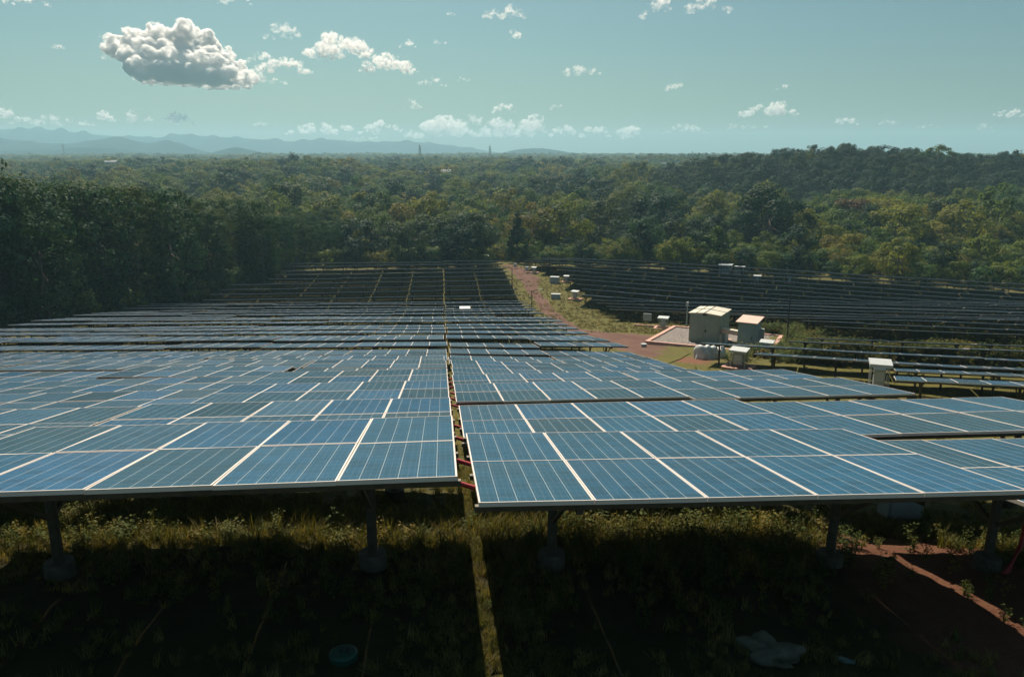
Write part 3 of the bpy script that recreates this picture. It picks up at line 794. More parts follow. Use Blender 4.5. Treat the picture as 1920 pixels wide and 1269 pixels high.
pole(711, 785, 752, 'thin dark aerial rising between the second and front rows left of the gap')

# white sheeted pile
def blob(name, mat_, loc, dims, seed, label, cat, rz=0.0, sub=4, amp=0.25, freq=2.2):
    bm = bmesh.new(); bmesh.ops.create_icosphere(bm, subdivisions=sub, radius=1.0)
    r = np.random.default_rng(seed); ph = r.uniform(0, 6.28, (6,)); dr = r.normal(0, 1, (6, 3))
    for v in bm.verts:
        n = sum(math.sin(freq * (i * .5 + 1) * float(np.dot(dr[i], v.co)) + ph[i]) / (i * .6 + 1) for i in range(6))
        k = 1 + amp * n * 0.5
        z = v.co.z * k
        v.co = Vector((v.co.x * k * dims[0] / 2, v.co.y * k * dims[1] / 2, (max(z, -0.15)) * dims[2]))
    me = bpy.data.meshes.new(name); bm.to_mesh(me); bm.free()
    me.materials.append(mat_)
    me.polygons.foreach_set('use_smooth', [True] * len(me.polygons))
    return tag(link(name, me, None, loc, (0, 0, rz)), label, cat)
g = gnd(1322, 672); blob('sheeted_pile', M['tarp'], (g.x, g.y, gz(g)), (1.7, 1.1, 0.95), 3, 'lumpy pile under white sheeting in front of the plinth', 'covered pile', 0.2)
g = gnd(1350, 670); blob('sheeted_pile', M['tarp'], (g.x, g.y, gz(g)), (1.2, 0.9, 0.75), 5, 'lower white sheeted pile right beside a bigger one', 'covered pile', 0.5)
# litter in the foreground shade
g = gnd(1440, 1236); blob('sack', M['sack'], (g.x, g.y, gz(g)), (0.52, 0.36, 0.16), 8, 'pale slumped sack lying in the foreground shade', 'sack', -0.25, 5, 0.4, 3.2)
g = gnd(1583, 1236); blob('plastic_bottle', M['bottle'], (g.x, g.y, gz(g)), (0.17, 0.075, 0.045), 9, 'crumpled pale green plastic bottle on the dark ground', 'bottle', -0.5, 4, 0.5, 3.0)
g = gnd(645, 1243); b = MB()
b.tube([(0, 0, 0.0), (0, 0, 0.05), (0, 0, 0.062)], [0.12, 0.12, 0.10], 32)
e = empty('round_lid', (g.x, g.y, gz(g) + 0.015), 0, 'round teal plastic lid lying on the ground in the shade', 'lid'); b.build('disc', M['lid'], e)
b = MB(); b.box((-0.02, 0.02, 0.068), (0.03, 0.06, 0.012)); b.box((0.03, 0.02, 0.068), (0.03, 0.06, 0.012)); b.build('slot', M['dark'], e)
# grey junction cabinet and red riser pipe under the panels on the right
g = gnd(1685, 975); e = empty('junction_cabinet', (g.x, g.y, gz(g)), R(4), 'dark grey junction cabinet in shade beneath the panels', 'cabinet')
b = MB(); b.box((0, 0, .48), (.55, .3, .8)); b.build('case', M['greybox'], e)
b = MB(); b.box((0, -.16, .48), (.48, .02, .7)); dr = b.build('door', M['greybox'], e); b = MB(); b.box((.17, -.18, .5), (.03, .03, .12)); b.build('handle', M['dark'], dr)
for s in (-1, 1): b = MB(); b.box((s * .22, 0, 0), (.05, .05, .3)); b.build('leg', M['dark'], e)
g = gnd(1893, 1072); b = MB(); b.tube([(0.15, 0.1, 1.25), (0.14, .05, .7), (0.08, 0.0, .35), (-.05, -.05, .06), (-.2, -.1, -.05)], .03, 10)
o = b.build('riser_pipe', M['red'], None, True); o.location = (g.x, g.y, gz(g)); tag(o, 'red pipe bending down to the ground at the right edge', 'pipe')

# ------------------------------------------------------------------ trees
def crown_verts(r, Rx, H, z0, nclump, nleaf, leaf, form='round', cl=0.34):
    """leaf quads (N,4,3) spread in clumps through the crown's volume"""
    cs = []
    while len(cs) < nclump:
        p = r.normal(0, 1, 3); p /= np.linalg.norm(p)
        rad = r.uniform(0.45, 1.0) ** 0.6
        if form == 'round':
            q = np.array([p[0] * Rx * rad, p[1] * Rx * rad, z0 + H * (0.5 + 0.5 * p[2] * rad)])
            if q[2] < z0 + 0.12 * H and r.uniform() < .6: continue
        elif form == 'tall':
            z = r.uniform(0, 1); w = 0.62 + 0.38 * math.sin(math.pi * min(1, z * 1.05)) if z < 0.75 else 1.0 * math.sqrt(max(0.05, 1 - ((z - .72) / .30) ** 2))
            a = r.uniform(0, 6.283); q = np.array([math.cos(a) * Rx * w * rad, math.sin(a) * Rx * w * rad, z0 + H * z])
        elif form == 'cone':
            z = r.uniform(0, 1) ** 1.3; w = (1 - z) * 0.95 + 0.07
            a = r.uniform(0, 6.283); q = np.array([math.cos(a) * Rx * w * rad, math.sin(a) * Rx * w * rad, z0 + H * z])
        elif form == 'umbrella':
            a = r.uniform(0, 6.283); k = math.sqrt(r.uniform()); q = np.array([math.cos(a) * Rx * k, math.sin(a) * Rx * k, z0 + H * (0.85 - 0.5 * k * k) + r.normal() * .05 * H])
        cs.append(q)
    cs = np.array(cs)
    szs = Rx * cl * r.uniform(0.6, 1.25, nclump)
    ci = r.integers(0, nclump, nleaf)
    n = r.normal(0, 1, (nleaf, 3)); n /= np.linalg.norm(n, axis=1)[:, None]
    rad = r.uniform(0.35, 1.0, (nleaf, 1)) ** 0.5
    c = cs[ci] + n * rad * szs[ci][:, None] * np.array([1, 1, 0.75])
    mid = np.array([0, 0, z0 + H * .45])
    nn = n * 0.75 + (c - mid) / np.array([Rx, Rx, H * .6]) * 0.75 + np.array([0, 0, 0.30]) + r.normal(0, 0.30, (nleaf, 3))
    nn /= np.linalg.norm(nn, axis=1)[:, None]
    t = np.cross(nn, r.normal(0, 1, (nleaf, 3))); t /= np.linalg.norm(t, axis=1)[:, None] + 1e-9
    s = np.cross(nn, t)
    L = leaf * r.uniform(0.6, 1.35, (nleaf, 1)); Wd = L * r.uniform(0.38, 0.6, (nleaf, 1))
    v = np.stack([c - t * L * .5, c + s * Wd * .5 - nn * L * .08, c + t * L * .5 - nn * L * .18, c - s * Wd * .5 - nn * L * .08], 1)
    return v, cs
def trunk_mb(r, H0_, cs, rad, n_limb=7):
    b = MB(); top = H0_
    lean = r.normal(0, 0.03, 2)
    b.tube([(0, 0, -0.6), (lean[0] * top * .5, lean[1] * top * .5, top * 0.5), (lean[0] * top, lean[1] * top, top)], [rad * 1.25, rad * .9, rad * .5], 8)
    idx = r.choice(len(cs), min(n_limb, len(cs)), replace=False)
    for i in idx:
        z = top * r.uniform(0.55, 0.95); p0 = Vector((lean[0] * z, lean[1] * z, z)); p2 = Vector(cs[i]); p1 = p0.lerp(p2, .5) + Vector((0, 0, .12 * (p2 - p0).length))
        b.tube([p0, p1, p2], [rad * .45, rad * .28, rad * .1], 6)
    return b
PROTO = {}
def proto(key, seed, leafmat, Rx, H, z0, nclump, nleaf, leaf, form, rad, cl=.34, joined=False):
    r = np.random.default_rng(seed)
    v, cs = crown_verts(r, Rx, H, z0, nclump, nleaf, leaf, form, cl)
    tb = trunk_mb(r, z0 + H * .55, cs, rad)
    lv = v.reshape(-1, 3); lq = np.arange(len(lv)).reshape(-1, 4)
    PROTO[key] = dict(crown=np_mesh('crown', lv, lq, [M[leafmat]]), trunk=tb.mesh('trunk', [M['bark']], True), H=z0 + H)
    if joined:
        tv = np.array(tb.v); tf = []
        for f in tb.f: tf.append(f if len(f) == 4 else None)
        tf = np.array([f for f in tf if f is not None]) + len(lv)
        me = np_mesh('tree', np.concatenate([lv, tv]), np.concatenate([lq, tf]), [M[leafmat], M['bark']], [0] * len(lq) + [1] * len(tf))
        PROTO[key]['joined'] = me
for k in range(5): proto(('wood', k), 20 + k, 'leaf_wood', 3.3 + .25 * k, 14.6, 1.0, 85, 5200, 0.46, 'tall', 0.2, .36)
for k in range(5): proto(('round', k), 40 + k, 'leaf', 3.9, 6.4 + .4 * k, 0.4, 30, 3600, 0.46, 'round', 0.2, .36, True)
for k in range(4): proto(('yellow', k), 140 + k, 'leaf_yellow', 3.9, 5.8 + .5 * k, 0.4, 30, 3600, 0.46, 'round', 0.2, .36, True)
for k in range(3): proto(('groveyellow', k), 150 + k, 'leaf_yellow', 5.2, 6.0 + k * .4, 0.4, 30, 1800, 0.85, 'round', 0.2, .30, True)
for k in range(3): proto(('dark', k), 50 + k, 'leaf_dark', 4.0, 8.0 + k * .6, 0.4, 36, 3800, 0.48, 'round', 0.24, .36, True)
for k in range(2): proto(('slim', k), 60 + k, 'leaf', 2.3, 7.6, 1.6, 26, 1300, 0.60, 'tall', 0.16, .4, True)
for k in range(3): proto(('grove', k), 70 + k, 'leaf', 5.2, 6.6 + k * .4, 0.4, 30, 1800, 0.85, 'round', 0.2, .30, True)
for k in range(2): proto(('grovedark', k), 76 + k, 'leaf_dark', 5.2, 7.4 + k * .5, 0.4, 30, 1800, 0.85, 'round', 0.2, .30, True)
proto('cone', 80, 'leaf_dark', 2.6, 9.5, 0.6, 60, 3000, 0.5, 'cone', 0.2, .3)
proto('rust', 81, 'leaf_rust', 3.9, 6.5, 2.0, 40, 2200, 0.55, 'round', 0.22)
proto('big', 82, 'leaf', 7.5, 9.5, 2.5, 90, 6000, 0.6, 'round', 0.4, .26)
for k in range(3): proto(('umbrella', k), 84 + k, 'leaf', 3.4, 3.4, 7.0 + k, 22, 900, 0.55, 'umbrella', 0.22, .3)
for k in range(2): proto(('bush', k), 88 + k, 'leaf', 1.9, 2.8, 0.1, 18, 1100, 0.36, 'round', 0.08, .42, True)
# palms
def palm_proto(seed):
    r = np.random.default_rng(seed); b = MB(); h = 8.5
    b.tube([(0, 0, -.5), (.2, .1, h * .5), (.35, .1, h)], [.2, .15, .11], 8)
    V = []; 
    for k in range(18):
        a = k * 6.283 / 18 + r.uniform(-.15, .15); up = r.uniform(-.25, 1.0); Lf = r.uniform(2.4, 3.1)
        prev = None
        for s in np.linspace(0, 1, 9):
            c = np.array([.35 + math.cos(a) * Lf * s * .9, .1 + math.sin(a) * Lf * s * .9, h + up * Lf * s * .8 - 1.5 * s * s])
            side = np.array([-math.sin(a), math.cos(a), 0]) * .42 * math.sin(math.pi * min(1, s * .95 + .05))
            if prev is not None:
                p, ps = prev
                V.append([p, p - ps - [0, 0, .22], c - side - [0, 0, .22], c]); V.append([p, c, c + side - [0, 0, .22], p + ps - [0, 0, .22]])
            prev = (c, side)
    v = np.array(V).reshape(-1, 3); q = np.arange(len(v)).reshape(-1, 4)
    tf = np.array([f for f in b.f if len(f) == 4]) + len(v)
    PROTO['palm'] = dict(crown=np_mesh('crown', v, q, [M['leaf']]), trunk=b.mesh('trunk', [M['bark']], True), H=h,
                         joined=np_mesh('palm', np.concatenate([v, np.array(b.v)]), np.concatenate([q, tf]), [M['leaf'], M['bark']], [0] * len(q) + [1] * len(tf)))
palm_proto(5)

def tree(key, x, y, s, label, cat='tree', group=None, name='tree', sz=None, z=None):
    P = PROTO[key]; rz = random.uniform(0, 6.283)
    e = empty(name, (x, y, float(T(x, y)) if z is None else z), rz, label, cat, group)
    e.scale = (s, s, s * (sz or 1.0))
    link('trunk', P['trunk'], e); link('crown', P['crown'], e)
    return e
def in_fields(x, y):
    for t in ():
        pass
    return False
# candidate positions of every tree: jittered grid, spacing growing with distance
TX = np.array([t['x'] for t in tables]); TY = np.array([t['y'] for t in tables])
cand = []
def put(x, y, kind, s, sz=1.0): cand.append((x, y, kind, s, sz, math.hypot(x, y)))
RCEN = np.array([[(a.x + b.x) / 2, (a.y + b.y) / 2, (a - b).length / 2] for a, b in road_g])
def wooded(x, y, clear=3.9):
    """True where the photograph shows trees: left wood, behind the central field, behind the right field"""
    if y < 62: return False
    if np.min((TX - x) ** 2 + (TY - y) ** 2) < clear ** 2 or np.min(np.hypot(RCEN[:, 0] - x, RCEN[:, 1] - y) - RCEN[:, 2]) < 3.5: return False
    if x < -48 and y < 91: return True
    if y >= 88 and x < np.interp(y, [88, 97, 106, 114, 124, 141], [-46, -42, -39, -38.5, -38.5, -38]): return True
    if math.hypot(x, y) < 100: return False
    top = np.interp(x, [-45, -38, -4, 3, 20, 44, 58, 75, 95, 140], [136, 136, 136, 135, 126, 119, 112, 102, 90, 75])
    return y > top
# individual trees of the left wood
sp = 4.4
for iy in range(15, 50):
    for ix in range(-34, -6):
        x = ix * sp + rng.uniform(-1.6, 1.6); y = iy * sp + rng.uniform(-1.6, 1.6)
        if not wooded(x, y) or x > -32 or y > 178 or abs(x) > .70 * y + 8: continue
        s = np.interp(y, [70, 95, 125, 145, 178], [1.02, 0.98, 0.80, 0.60, 0.62]) * rng.uniform(.88, 1.12)
        s *= np.interp(x, [-60, -42, -34], [1.0, .92, .72])
        put(x, y, ('wood', int(rng.integers(5))), s)
# belts behind the fields and the woods out to the horizon
for r0, r1, sp, kset in ((100, 230, 5.6, 'near'), (230, 420, 7.0, 'near'), (420, 900, 9.6, 'grove'), (900, 2300, 15.0, 'groveb')):
    n = int(r1 * 1.5 / sp) + 2
    for iy in range(int(60 / sp), int(r1 / sp) + 1):
        for ix in range(-n, n):
            x = (ix + rng.uniform(-.42, .42)) * sp; y = (iy + rng.uniform(-.42, .42)) * sp
            r = math.hypot(x, y)
            if not (r0 <= r < r1) or abs(x) > .78 * y + 15 or (not wooded(x, y) if r < 230 else False): continue
            if x < -32 and y < 178: continue
            hill = math.exp(-((x - 205) / 150) ** 4 - ((y - 330) / 62) ** 4)
            pt = float(bump(x, y, 130 if r < 420 else 260, 41)); pt2 = float(bump(x, y, 60 if r < 420 else 150, 42))
            pdark = 0.12 + 0.85 * (hill > .42) + 0.45 * (pt > .55) + .75 * math.exp(-((x - 32) / 24) ** 2 - ((y - 178) / 22) ** 2) + .55 * (x < -2) * (y < 158)  # the hill's shade is put into leaf colour: mostly dark trees there
            pyel = 0.20 + 0.45 * (pt2 > .1) * (hill < .3) + .6 * math.exp(-((x - 95) / 40) ** 2 - ((y - 165) / 60) ** 2) + .6 * (3 < x < 40) * (y < 150)
            dk = rng.uniform() < pdark; yl = rng.uniform() < pyel
            if kset == 'near':
                u = rng.uniform()
                if dk: key = ('dark', int(rng.integers(3)))
                elif u < .07: key = ('slim', int(rng.integers(2)))
                elif u < .09: key = 'palm'
                elif u < .16: key = ('bush', int(rng.integers(2)))
                elif yl: key = ('yellow', int(rng.integers(4)))
                else: key = ('round', int(rng.integers(5)))
                s = rng.uniform(.62, 1.05) if rng.uniform() < .72 else rng.uniform(1.05, 1.65)
                if r < 175 and -40 < x < 3: s *= .70
                if y < 160 and x > 3: s = min(s * .62, .85)
                if hill > .3: s = min(s, 1.05)
            else:
                key = ('grovedark', int(rng.integers(2))) if dk else ('groveyellow' if yl else 'grove', int(rng.integers(3)))
                s = (rng.uniform(.65, 1.1) if rng.uniform() < .75 else rng.uniform(1.1, 1.6)) * (1.0 if kset == 'grove' else 1.4)
            put(x, y, key, s, 1.0 if kset != 'groveb' else .75)
for _ in range(2600):
    x, y = rng.uniform(-75, 110), rng.uniform(66, 170)
    if abs(x) > .75 * y + 8 or not wooded(x, y, 3.6): continue
    put(x, y, ('bush', int(rng.integers(2))), rng.uniform(.6, 1.25))
print('tree candidates', len(cand))
# singled-out trees
def at_D(px_, D): return (px_ - 960) / FPX * D
sx, sy = at_D(970, 152), 149.0
cand = [c for c in cand if math.hypot(c[0] - sx, c[1] - sy) > 3.5 and not (abs(c[0] - sx) < 2.5 and 136 < c[1] < sy)]
tree('cone', sx, sy, 0.95, 'dark conical tree standing behind the head of the dirt road', 'conifer', None, 'conical_tree')
rx, ry = at_D(1568, 215), 205.0
cand = [c for c in cand if math.hypot(c[0] - rx, c[1] - ry) > 5]
tree('rust', rx, ry, 1.35, 'rust coloured round tree among green ones behind the far panels')
bx, by = at_D(1660, 225), 212.0
cand = [c for c in cand if math.hypot(c[0] - bx, c[1] - by) > 9]
tree('big', bx, by, 0.95, 'biggest round crowned tree, standing out before the dark hill')
for k, (p, D, s, lab) in enumerate(((1692, 330, 1.0, 'bushy topped tree on the hill skyline, left of an umbrella tree'), (1715, 325, 1.25, 'tall umbrella tree on the hill skyline'),
                                    (1741, 330, .95, 'smaller flat topped tree on the skyline right of the tall umbrella tree'), (1880, 335, 1.15, 'flat topped tree on the skyline near the right edge'),
                                    (1912, 330, 1.25, 'round topped tree breaking the skyline at the right edge'))):
    tree(('umbrella', k % 3), at_D(p, D), D * .97, s, lab, 'tree', None, 'umbrella_tree')
# the largest trees of the picture one by one, the rest as one mass
cand.sort(key=lambda c: c[5] / (c[3] * PROTO[c[2]]['H']))
N_TREES = 270
NAMES = {'wood': ('glossy broadleaf tree in the tall dense wood left of the panels', 'trees of the wood left of the panels'),
         'round': ('olive round crowned tree in the woodland behind the panels', 'olive trees behind the panels'),
         'yellow': ('yellow green round crowned tree in the woodland behind the panels', 'yellow green trees behind the panels'),
         'dark': ('dark green tree in the woodland behind the panels', 'dark trees behind the panels'),
         'slim': ('slender olive tree in the woodland behind the panels', 'slender trees behind the panels'),
         'palm': ('palm tree rising among the woodland behind the panels', 'palms behind the panels'),
         'bush': ('low bush at the woodland edge behind the panels', 'bushes behind the panels')}
cnt = 0; mass = []
for x, y, key, s, szz, r in cand:
    fam = key if isinstance(key, str) else key[0]
    if cnt < N_TREES and fam in NAMES:
        lab, grp = NAMES[fam]
        tree(key, x, y, s, lab, {'palm': 'palm', 'bush': 'bush'}.get(fam, 'tree'), grp, {'palm': 'palm_tree', 'bush': 'bush'}.get(fam, 'tree'), szz)
        cnt += 1
    else: mass.append((x, y, key, s, szz))
print('individual trees', cnt, 'mass', len(mass))

def scatter(name, pts, protos, label, cat, kind='stuff'):
    """one object whose geometry nodes instance prototype meshes: pts rows = x,y,z,idx,rz,sx,sy,sz,tilt"""
    pts = np.asarray(pts, np.float32)
    me = bpy.data.meshes.new(name)
    me.vertices.add(len(pts)); me.vertices.foreach_set('co', pts[:, :3].ravel())
    a = me.attributes.new('pick', 'INT', 'POINT'); a.data.foreach_set('value', pts[:, 3].astype(np.int32))
    a = me.attributes.new('turn', 'FLOAT_VECTOR', 'POINT'); a.data.foreach_set('vector', np.stack([pts[:, 8], pts[:, 8] * .6, pts[:, 4]], -1).ravel())
    a = me.attributes.new('size', 'FLOAT_VECTOR', 'POINT'); a.data.foreach_set('vector', pts[:, 5:8].ravel())
    col = bpy.data.collections.new(name + '_source')
    for i, m in enumerate(protos):
        po = bpy.data.objects.new(f'{chr(97 + i // 26)}{chr(97 + i % 26)}_source', m); col.objects.link(po)
    ng = bpy.data.node_groups.new(name, 'GeometryNodeTree')
    ng.interface.new_socket('Geometry', in_out='INPUT', socket_type='NodeSocketGeometry')
    ng.interface.new_socket('Geometry', in_out='OUTPUT', socket_type='NodeSocketGeometry')
    gi = ng.nodes.new('NodeGroupInput'); go = ng.nodes.new('NodeGroupOutput')
    ci = ng.nodes.new('GeometryNodeCollectionInfo'); ci.inputs['Collection'].default_value = col
    ci.inputs['Separate Children'].default_value = True; ci.inputs['Reset Children'].default_value = True
    ip = ng.nodes.new('GeometryNodeInstanceOnPoints'); ip.inputs['Pick Instance'].default_value = True
    def attr(nm, dt):
        n = ng.nodes.new('GeometryNodeInputNamedAttribute'); n.data_type = dt; n.inputs['Name'].default_value = nm; return n.outputs['Attribute']
    L = ng.links.new
    L(gi.outputs[0], ip.inputs['Points']); L(ci.outputs[0], ip.inputs['Instance'])
    L(attr('pick', 'INT'), ip.inputs['Instance Index'])
    er = ng.nodes.new('FunctionNodeEulerToRotation'); L(attr('turn', 'FLOAT_VECTOR'), er.inputs[0]); L(er.outputs[0], ip.inputs['Rotation'])
    L(attr('size', 'FLOAT_VECTOR'), ip.inputs['Scale'])
    L(ip.outputs[0], go.inputs[0])
    o = link(name, me); md = o.modifiers.new('scatter', 'NODES'); md.node_group = ng
    return tag(o, label, cat, None, kind)
keys = [k for k in PROTO if 'joined' in PROTO[k]]
wkeys = [k for k in PROTO if isinstance(k, tuple) and k[0] == 'wood']
for k in wkeys: PROTO[k]['joined'] = PROTO[k]['crown']
keys += wkeys
kix = {k: i for i, k in enumerate(keys)}
mp = [(x, y, float(T(x, y)), kix[k], random.uniform(0, 6.28), s, s, s * z, 0) for x, y, k, s, z in mass]
scatter('woodland', mp, [PROTO[k]['joined'] for k in keys], 'far woodland rolling to the horizon', 'woodland')

# far houses
def house(px_, D, w, label, h=3.2, dz=5.5):
    x, y = at_D(px_, D), D * .97
    e = empty('house', (x, y, float(T(x, y)) + dz - 1), R(random.uniform(-20, 20)), label, 'house', 'far houses among the trees')
    b = MB(); b.box((0, 0, h / 2 - 2), (w, w * .55, h + 4)); wl = b.build('wall', M['plaster'], e)
    b = MB()
    for s in (-.25, .25): b.box((s * w, -w * .275 - .03, h * .55), (w * .12, .06, h * .35))
    b.build('window', M['dark'], e)
    b = MB(); y0 = w * .34
    b.add([(-w * .55, -y0, h), (w * .55, -y0, h), (w * .55, 0, h + 1.5), (-w * .55, 0, h + 1.5), (w * .55, y0, h), (-w * .55, y0, h)], [(0, 1, 2, 3), (3, 2, 4, 5), (5, 4, 1, 0), (0, 3, 5), (1, 4, 2)])
    b.build('roof', M['tinroof'], e)
house(250, 640, 9, 'long pale roofed house among trees far to the left', 3.0, 6.4)
house(842, 520, 6.5, 'pale tin roofed house in the middle woodland, larger of two', 3.2, 5.0)
house(822, 500, 4, 'small pale house just left below a larger tin roof', 2.6, 4.8)
house(1228, 780, 5, 'tiny pale house near the horizon in the middle woodland', 3.0, 7.5)
# pylons
def pylon(px_, D, ytop, label, w=3.0):
    x, y = at_D(px_, D), D * .97; z0 = float(T(x, y)); top = D * math.tan(math.atan((634 - ytop) / FPX) - PITCH)
    h = top - z0
    e = empty('pylon', (x, y, z0), R(20), label, 'pylon', 'lattice pylons on the horizon')
    b = MB(); n = 9
    for sx_ in (-1, 1):
        for sy_ in (-1, 1): b.bar((sx_ * w, sy_ * w, 0), (sx_ * .25, sy_ * .25, h), .38, .38)
    for i in range(n):
        a = 1 - i / n; c = 1 - (i + 1) / n; za, zb = h * i / n, h * (i + 1) / n; wa, wb = .25 + (w - .25) * a, .25 + (w - .25) * c
        for s in (-1, 1): b.bar((-wa, s * wa, za), (wb, s * wb, zb), .2, .2); b.bar((wa, s * wa, za), (-wb, s * wb, zb), .2, .2); b.bar((s * wa, -wa, za), (s * wb, wb, zb), .2, .2)
    b.build('lattice', M['dark'], e)
    for k, zz in enumerate((.74, .84, .94)):
        b = MB(); b.bar((-3.6 + k * .6, 0, h * zz), (3.6 - k * .6, 0, h * zz), .34, .4); b.build('crossarm', M['dark'], e)
pylon(921, 1500, 273, 'lattice pylon on the horizon above the middle of the woodland')
pylon(797, 1300, 272, 'lattice pylon on the horizon left of the central one')
pylon(167, 1900, 270, 'thin lattice pylon on the horizon before the left mountains', 2.4)
pylon(1027, 1900, 284, 'short lattice pylon on the horizon right of the central one', 2.4)
pylon(1279, 1800, 284, 'short lattice pylon on the horizon beside the wooded hill', 2.4)

# ------------------------------------------------------------------ grasses and weeds
def tuft_mesh(seed, n, h, spread, w, matk, droop=.5):
    r = np.random.default_rng(seed); V = []
    for k in range(n):
        a = r.uniform(0, 6.283); d0 = spread * math.sqrt(r.uniform()); L = h * r.uniform(.45, 1.1); le = r.uniform(.15, .9) * droop
        b0 = np.array([math.cos(a * 1.7) * d0, math.sin(a * 1.7) * d0, -.02]); dr = np.array([math.cos(a), math.sin(a), 0]); sd = np.array([-math.sin(a), math.cos(a), 0]) * w * .5
        pts = [b0 + dr * L * le * s * s + np.array([0, 0, L * (s - .35 * le * s * s)]) for s in (0, .4, .75, 1.0)]
        ws = [1, .85, .5, .08]
        for i in range(3): V.append([pts[i] - sd * ws[i], pts[i] + sd * ws[i], pts[i + 1] + sd * ws[i + 1], pts[i + 1] - sd * ws[i + 1]])
    v = np.array(V).reshape(-1, 3)
    return np_mesh('tuft', v, np.arange(len(v)).reshape(-1, 4), [M[matk]])
def weed_mesh(seed, h, nst):
    r = np.random.default_rng(seed); V = []
    for s_ in range(nst):
        a = r.uniform(0, 6.283); le = r.uniform(.05, .5); hh = h * r.uniform(.6, 1.1)
        top = np.array([math.cos(a) * le * hh, math.sin(a) * le * hh, hh])
        sd = np.array([.004, .004, 0]); V.append([-sd, sd, top + sd * .5, top - sd * .5])
        for k in range(int(9 + r.integers(6))):
            s = r.uniform(.15, 1.0); p = top * s; b = r.uniform(0, 6.283); L = r.uniform(.045, .10); w = L * .48
            d = np.array([math.cos(b), math.sin(b), r.uniform(-.3, .6)]); d /= np.linalg.norm(d); q = np.cross(d, [0, 0, 1]); q /= np.linalg.norm(q) + 1e-9
            p = p + d * .03
            V.append([p, p + d * L * .45 + q * w * .5, p + d * L - np.array([0, 0, L * .2]), p + d * L * .45 - q * w * .5])
    v = np.array(V).reshape(-1, 3)
    return np_mesh('weed', v, np.arange(len(v)).reshape(-1, 4), [M['weed']])
tufts = [tuft_mesh(100 + k, 26, .26, .10, .011, 'grass', .8) for k in range(4)] + [tuft_mesh(110 + k, 22, .42, .09, .012, 'grass', .9) for k in range(3)]
weeds = [weed_mesh(120 + k, .38 + .06 * k, 5 + k) for k in range(4)]
gp, wp = [], []
while len(gp) < 11500:
    x, y = rng.uniform(-7.5, 8.5), rng.uniform(4.6, 14.5)
    band = math.exp(-((y - 9.2) / 1.1) ** 2)
    mid = math.exp(-((x + .25) / .6) ** 2)
    bare = math.exp(-((x - 4.9) / 1.2) ** 4 - ((y - 8.4) / 1.6) ** 4)
    dn = .09 + .85 * band + .40 * mid - 1.2 * bare + .16 * float(bump(x, y, 1.2, 9))
    if rng.uniform() > dn: continue
    big = band * np.interp(x, [-7, -1.0, .8, 3.2, 4.4], [.45, .55, .95, 1.0, .2]) * rng.uniform(.4, 1)
    k = int(rng.integers(4)) if rng.uniform() > big else 4 + int(rng.integers(3))
    s = rng.uniform(.35, .75) + .5 * big
    gp.append((x, y, float(G(x, y)) - .01, k, rng.uniform(0, 6.28), s, s, s * rng.uniform(.7, 1.2), rng.normal() * .12))
while len(wp) < 1500:
    x, y = rng.uniform(-7, 8), rng.uniform(5, 13)
    band = math.exp(-((y - 9.3) / 1.0) ** 2)
    if y < 6.6: continue
    dn = .05 + band * np.interp(x, [-7, -5.5, -2, .5, 1.2, 3.2, 3.9, 5, 7], [.7, .6, .15, .2, .9, .9, .15, .02, .2])
    if rng.uniform() > dn: continue
    s = .75 * rng.uniform(.35, .8) + .28 * band * (1 if .5 < x < 3.6 else .2)
    wp.append((x, y, float(G(x, y)) - .01, int(rng.integers(4)), rng.uniform(0, 6.28), s, s, s, rng.normal() * .15))
# tufts along the road verges and between the rows
rc = np.array([[(a.x + b.x) / 2, (a.y + b.y) / 2, (a - b).length / 2] for a, b in road_g])
m0 = len(gp)
while len(gp) < m0 + 12000:
    if rng.uniform() < .5: x, y = rng.uniform(-6, 20), rng.uniform(55, 140)
    else: x, y = rng.uniform(-40, 70), rng.uniform(14, 140)
    dd = np.hypot(rc[:, 0] - x, rc[:, 1] - y) - rc[:, 2]
    if dd.min() < .4 or abs(x) > .72 * y + 4: continue
    lx = (Matrix.Rotation(-PADYAW, 3, 'Z') @ (Vector((x, y, 0)) - pad_c))
    if abs(lx.x) < 5.2 and abs(lx.y) < 5.6: continue
    s = rng.uniform(.5, 1.5)
    gp.append((x, y, float(G(x, y)) - .02, int(rng.integers(7)), rng.uniform(0, 6.28), s * 1.4, s * 1.4, s * .8, 0))
m1 = len(wp)
while len(wp) < m1 + 2600:
    u, v = rng.uniform(-8, 60), rng.uniform(32, 82)
    p = rB * u + dB * v
    lx = Matrix.Rotation(-PADYAW, 3, 'Z') @ (Vector((p.x, p.y, 0)) - pad_c)
    if abs(lx.x) < 5.4 and abs(lx.y) < 5.8 or p.x < 12 or p.x > .72 * p.y + 3: continue
    if v < 52 and u < 9: continue
    if not (58 < v < 80) and rng.uniform() < .65: continue
    if float(bump(p.x, p.y, 9, 21)) < -.15: continue
    s = rng.uniform(1.0, 2.6)
    wp.append((p.x, p.y, float(G(p.x, p.y)) - .03, int(rng.integers(4)), rng.uniform(0, 6.28), s * 1.3, s * 1.3, s * .85, 0))
scatter('grass', gp, tufts, 'grass tufts growing under and between the solar tables', 'grass')
scatter('weeds', wp, weeds, 'leafy weeds in the sunlit strip under the front tables', 'weeds')

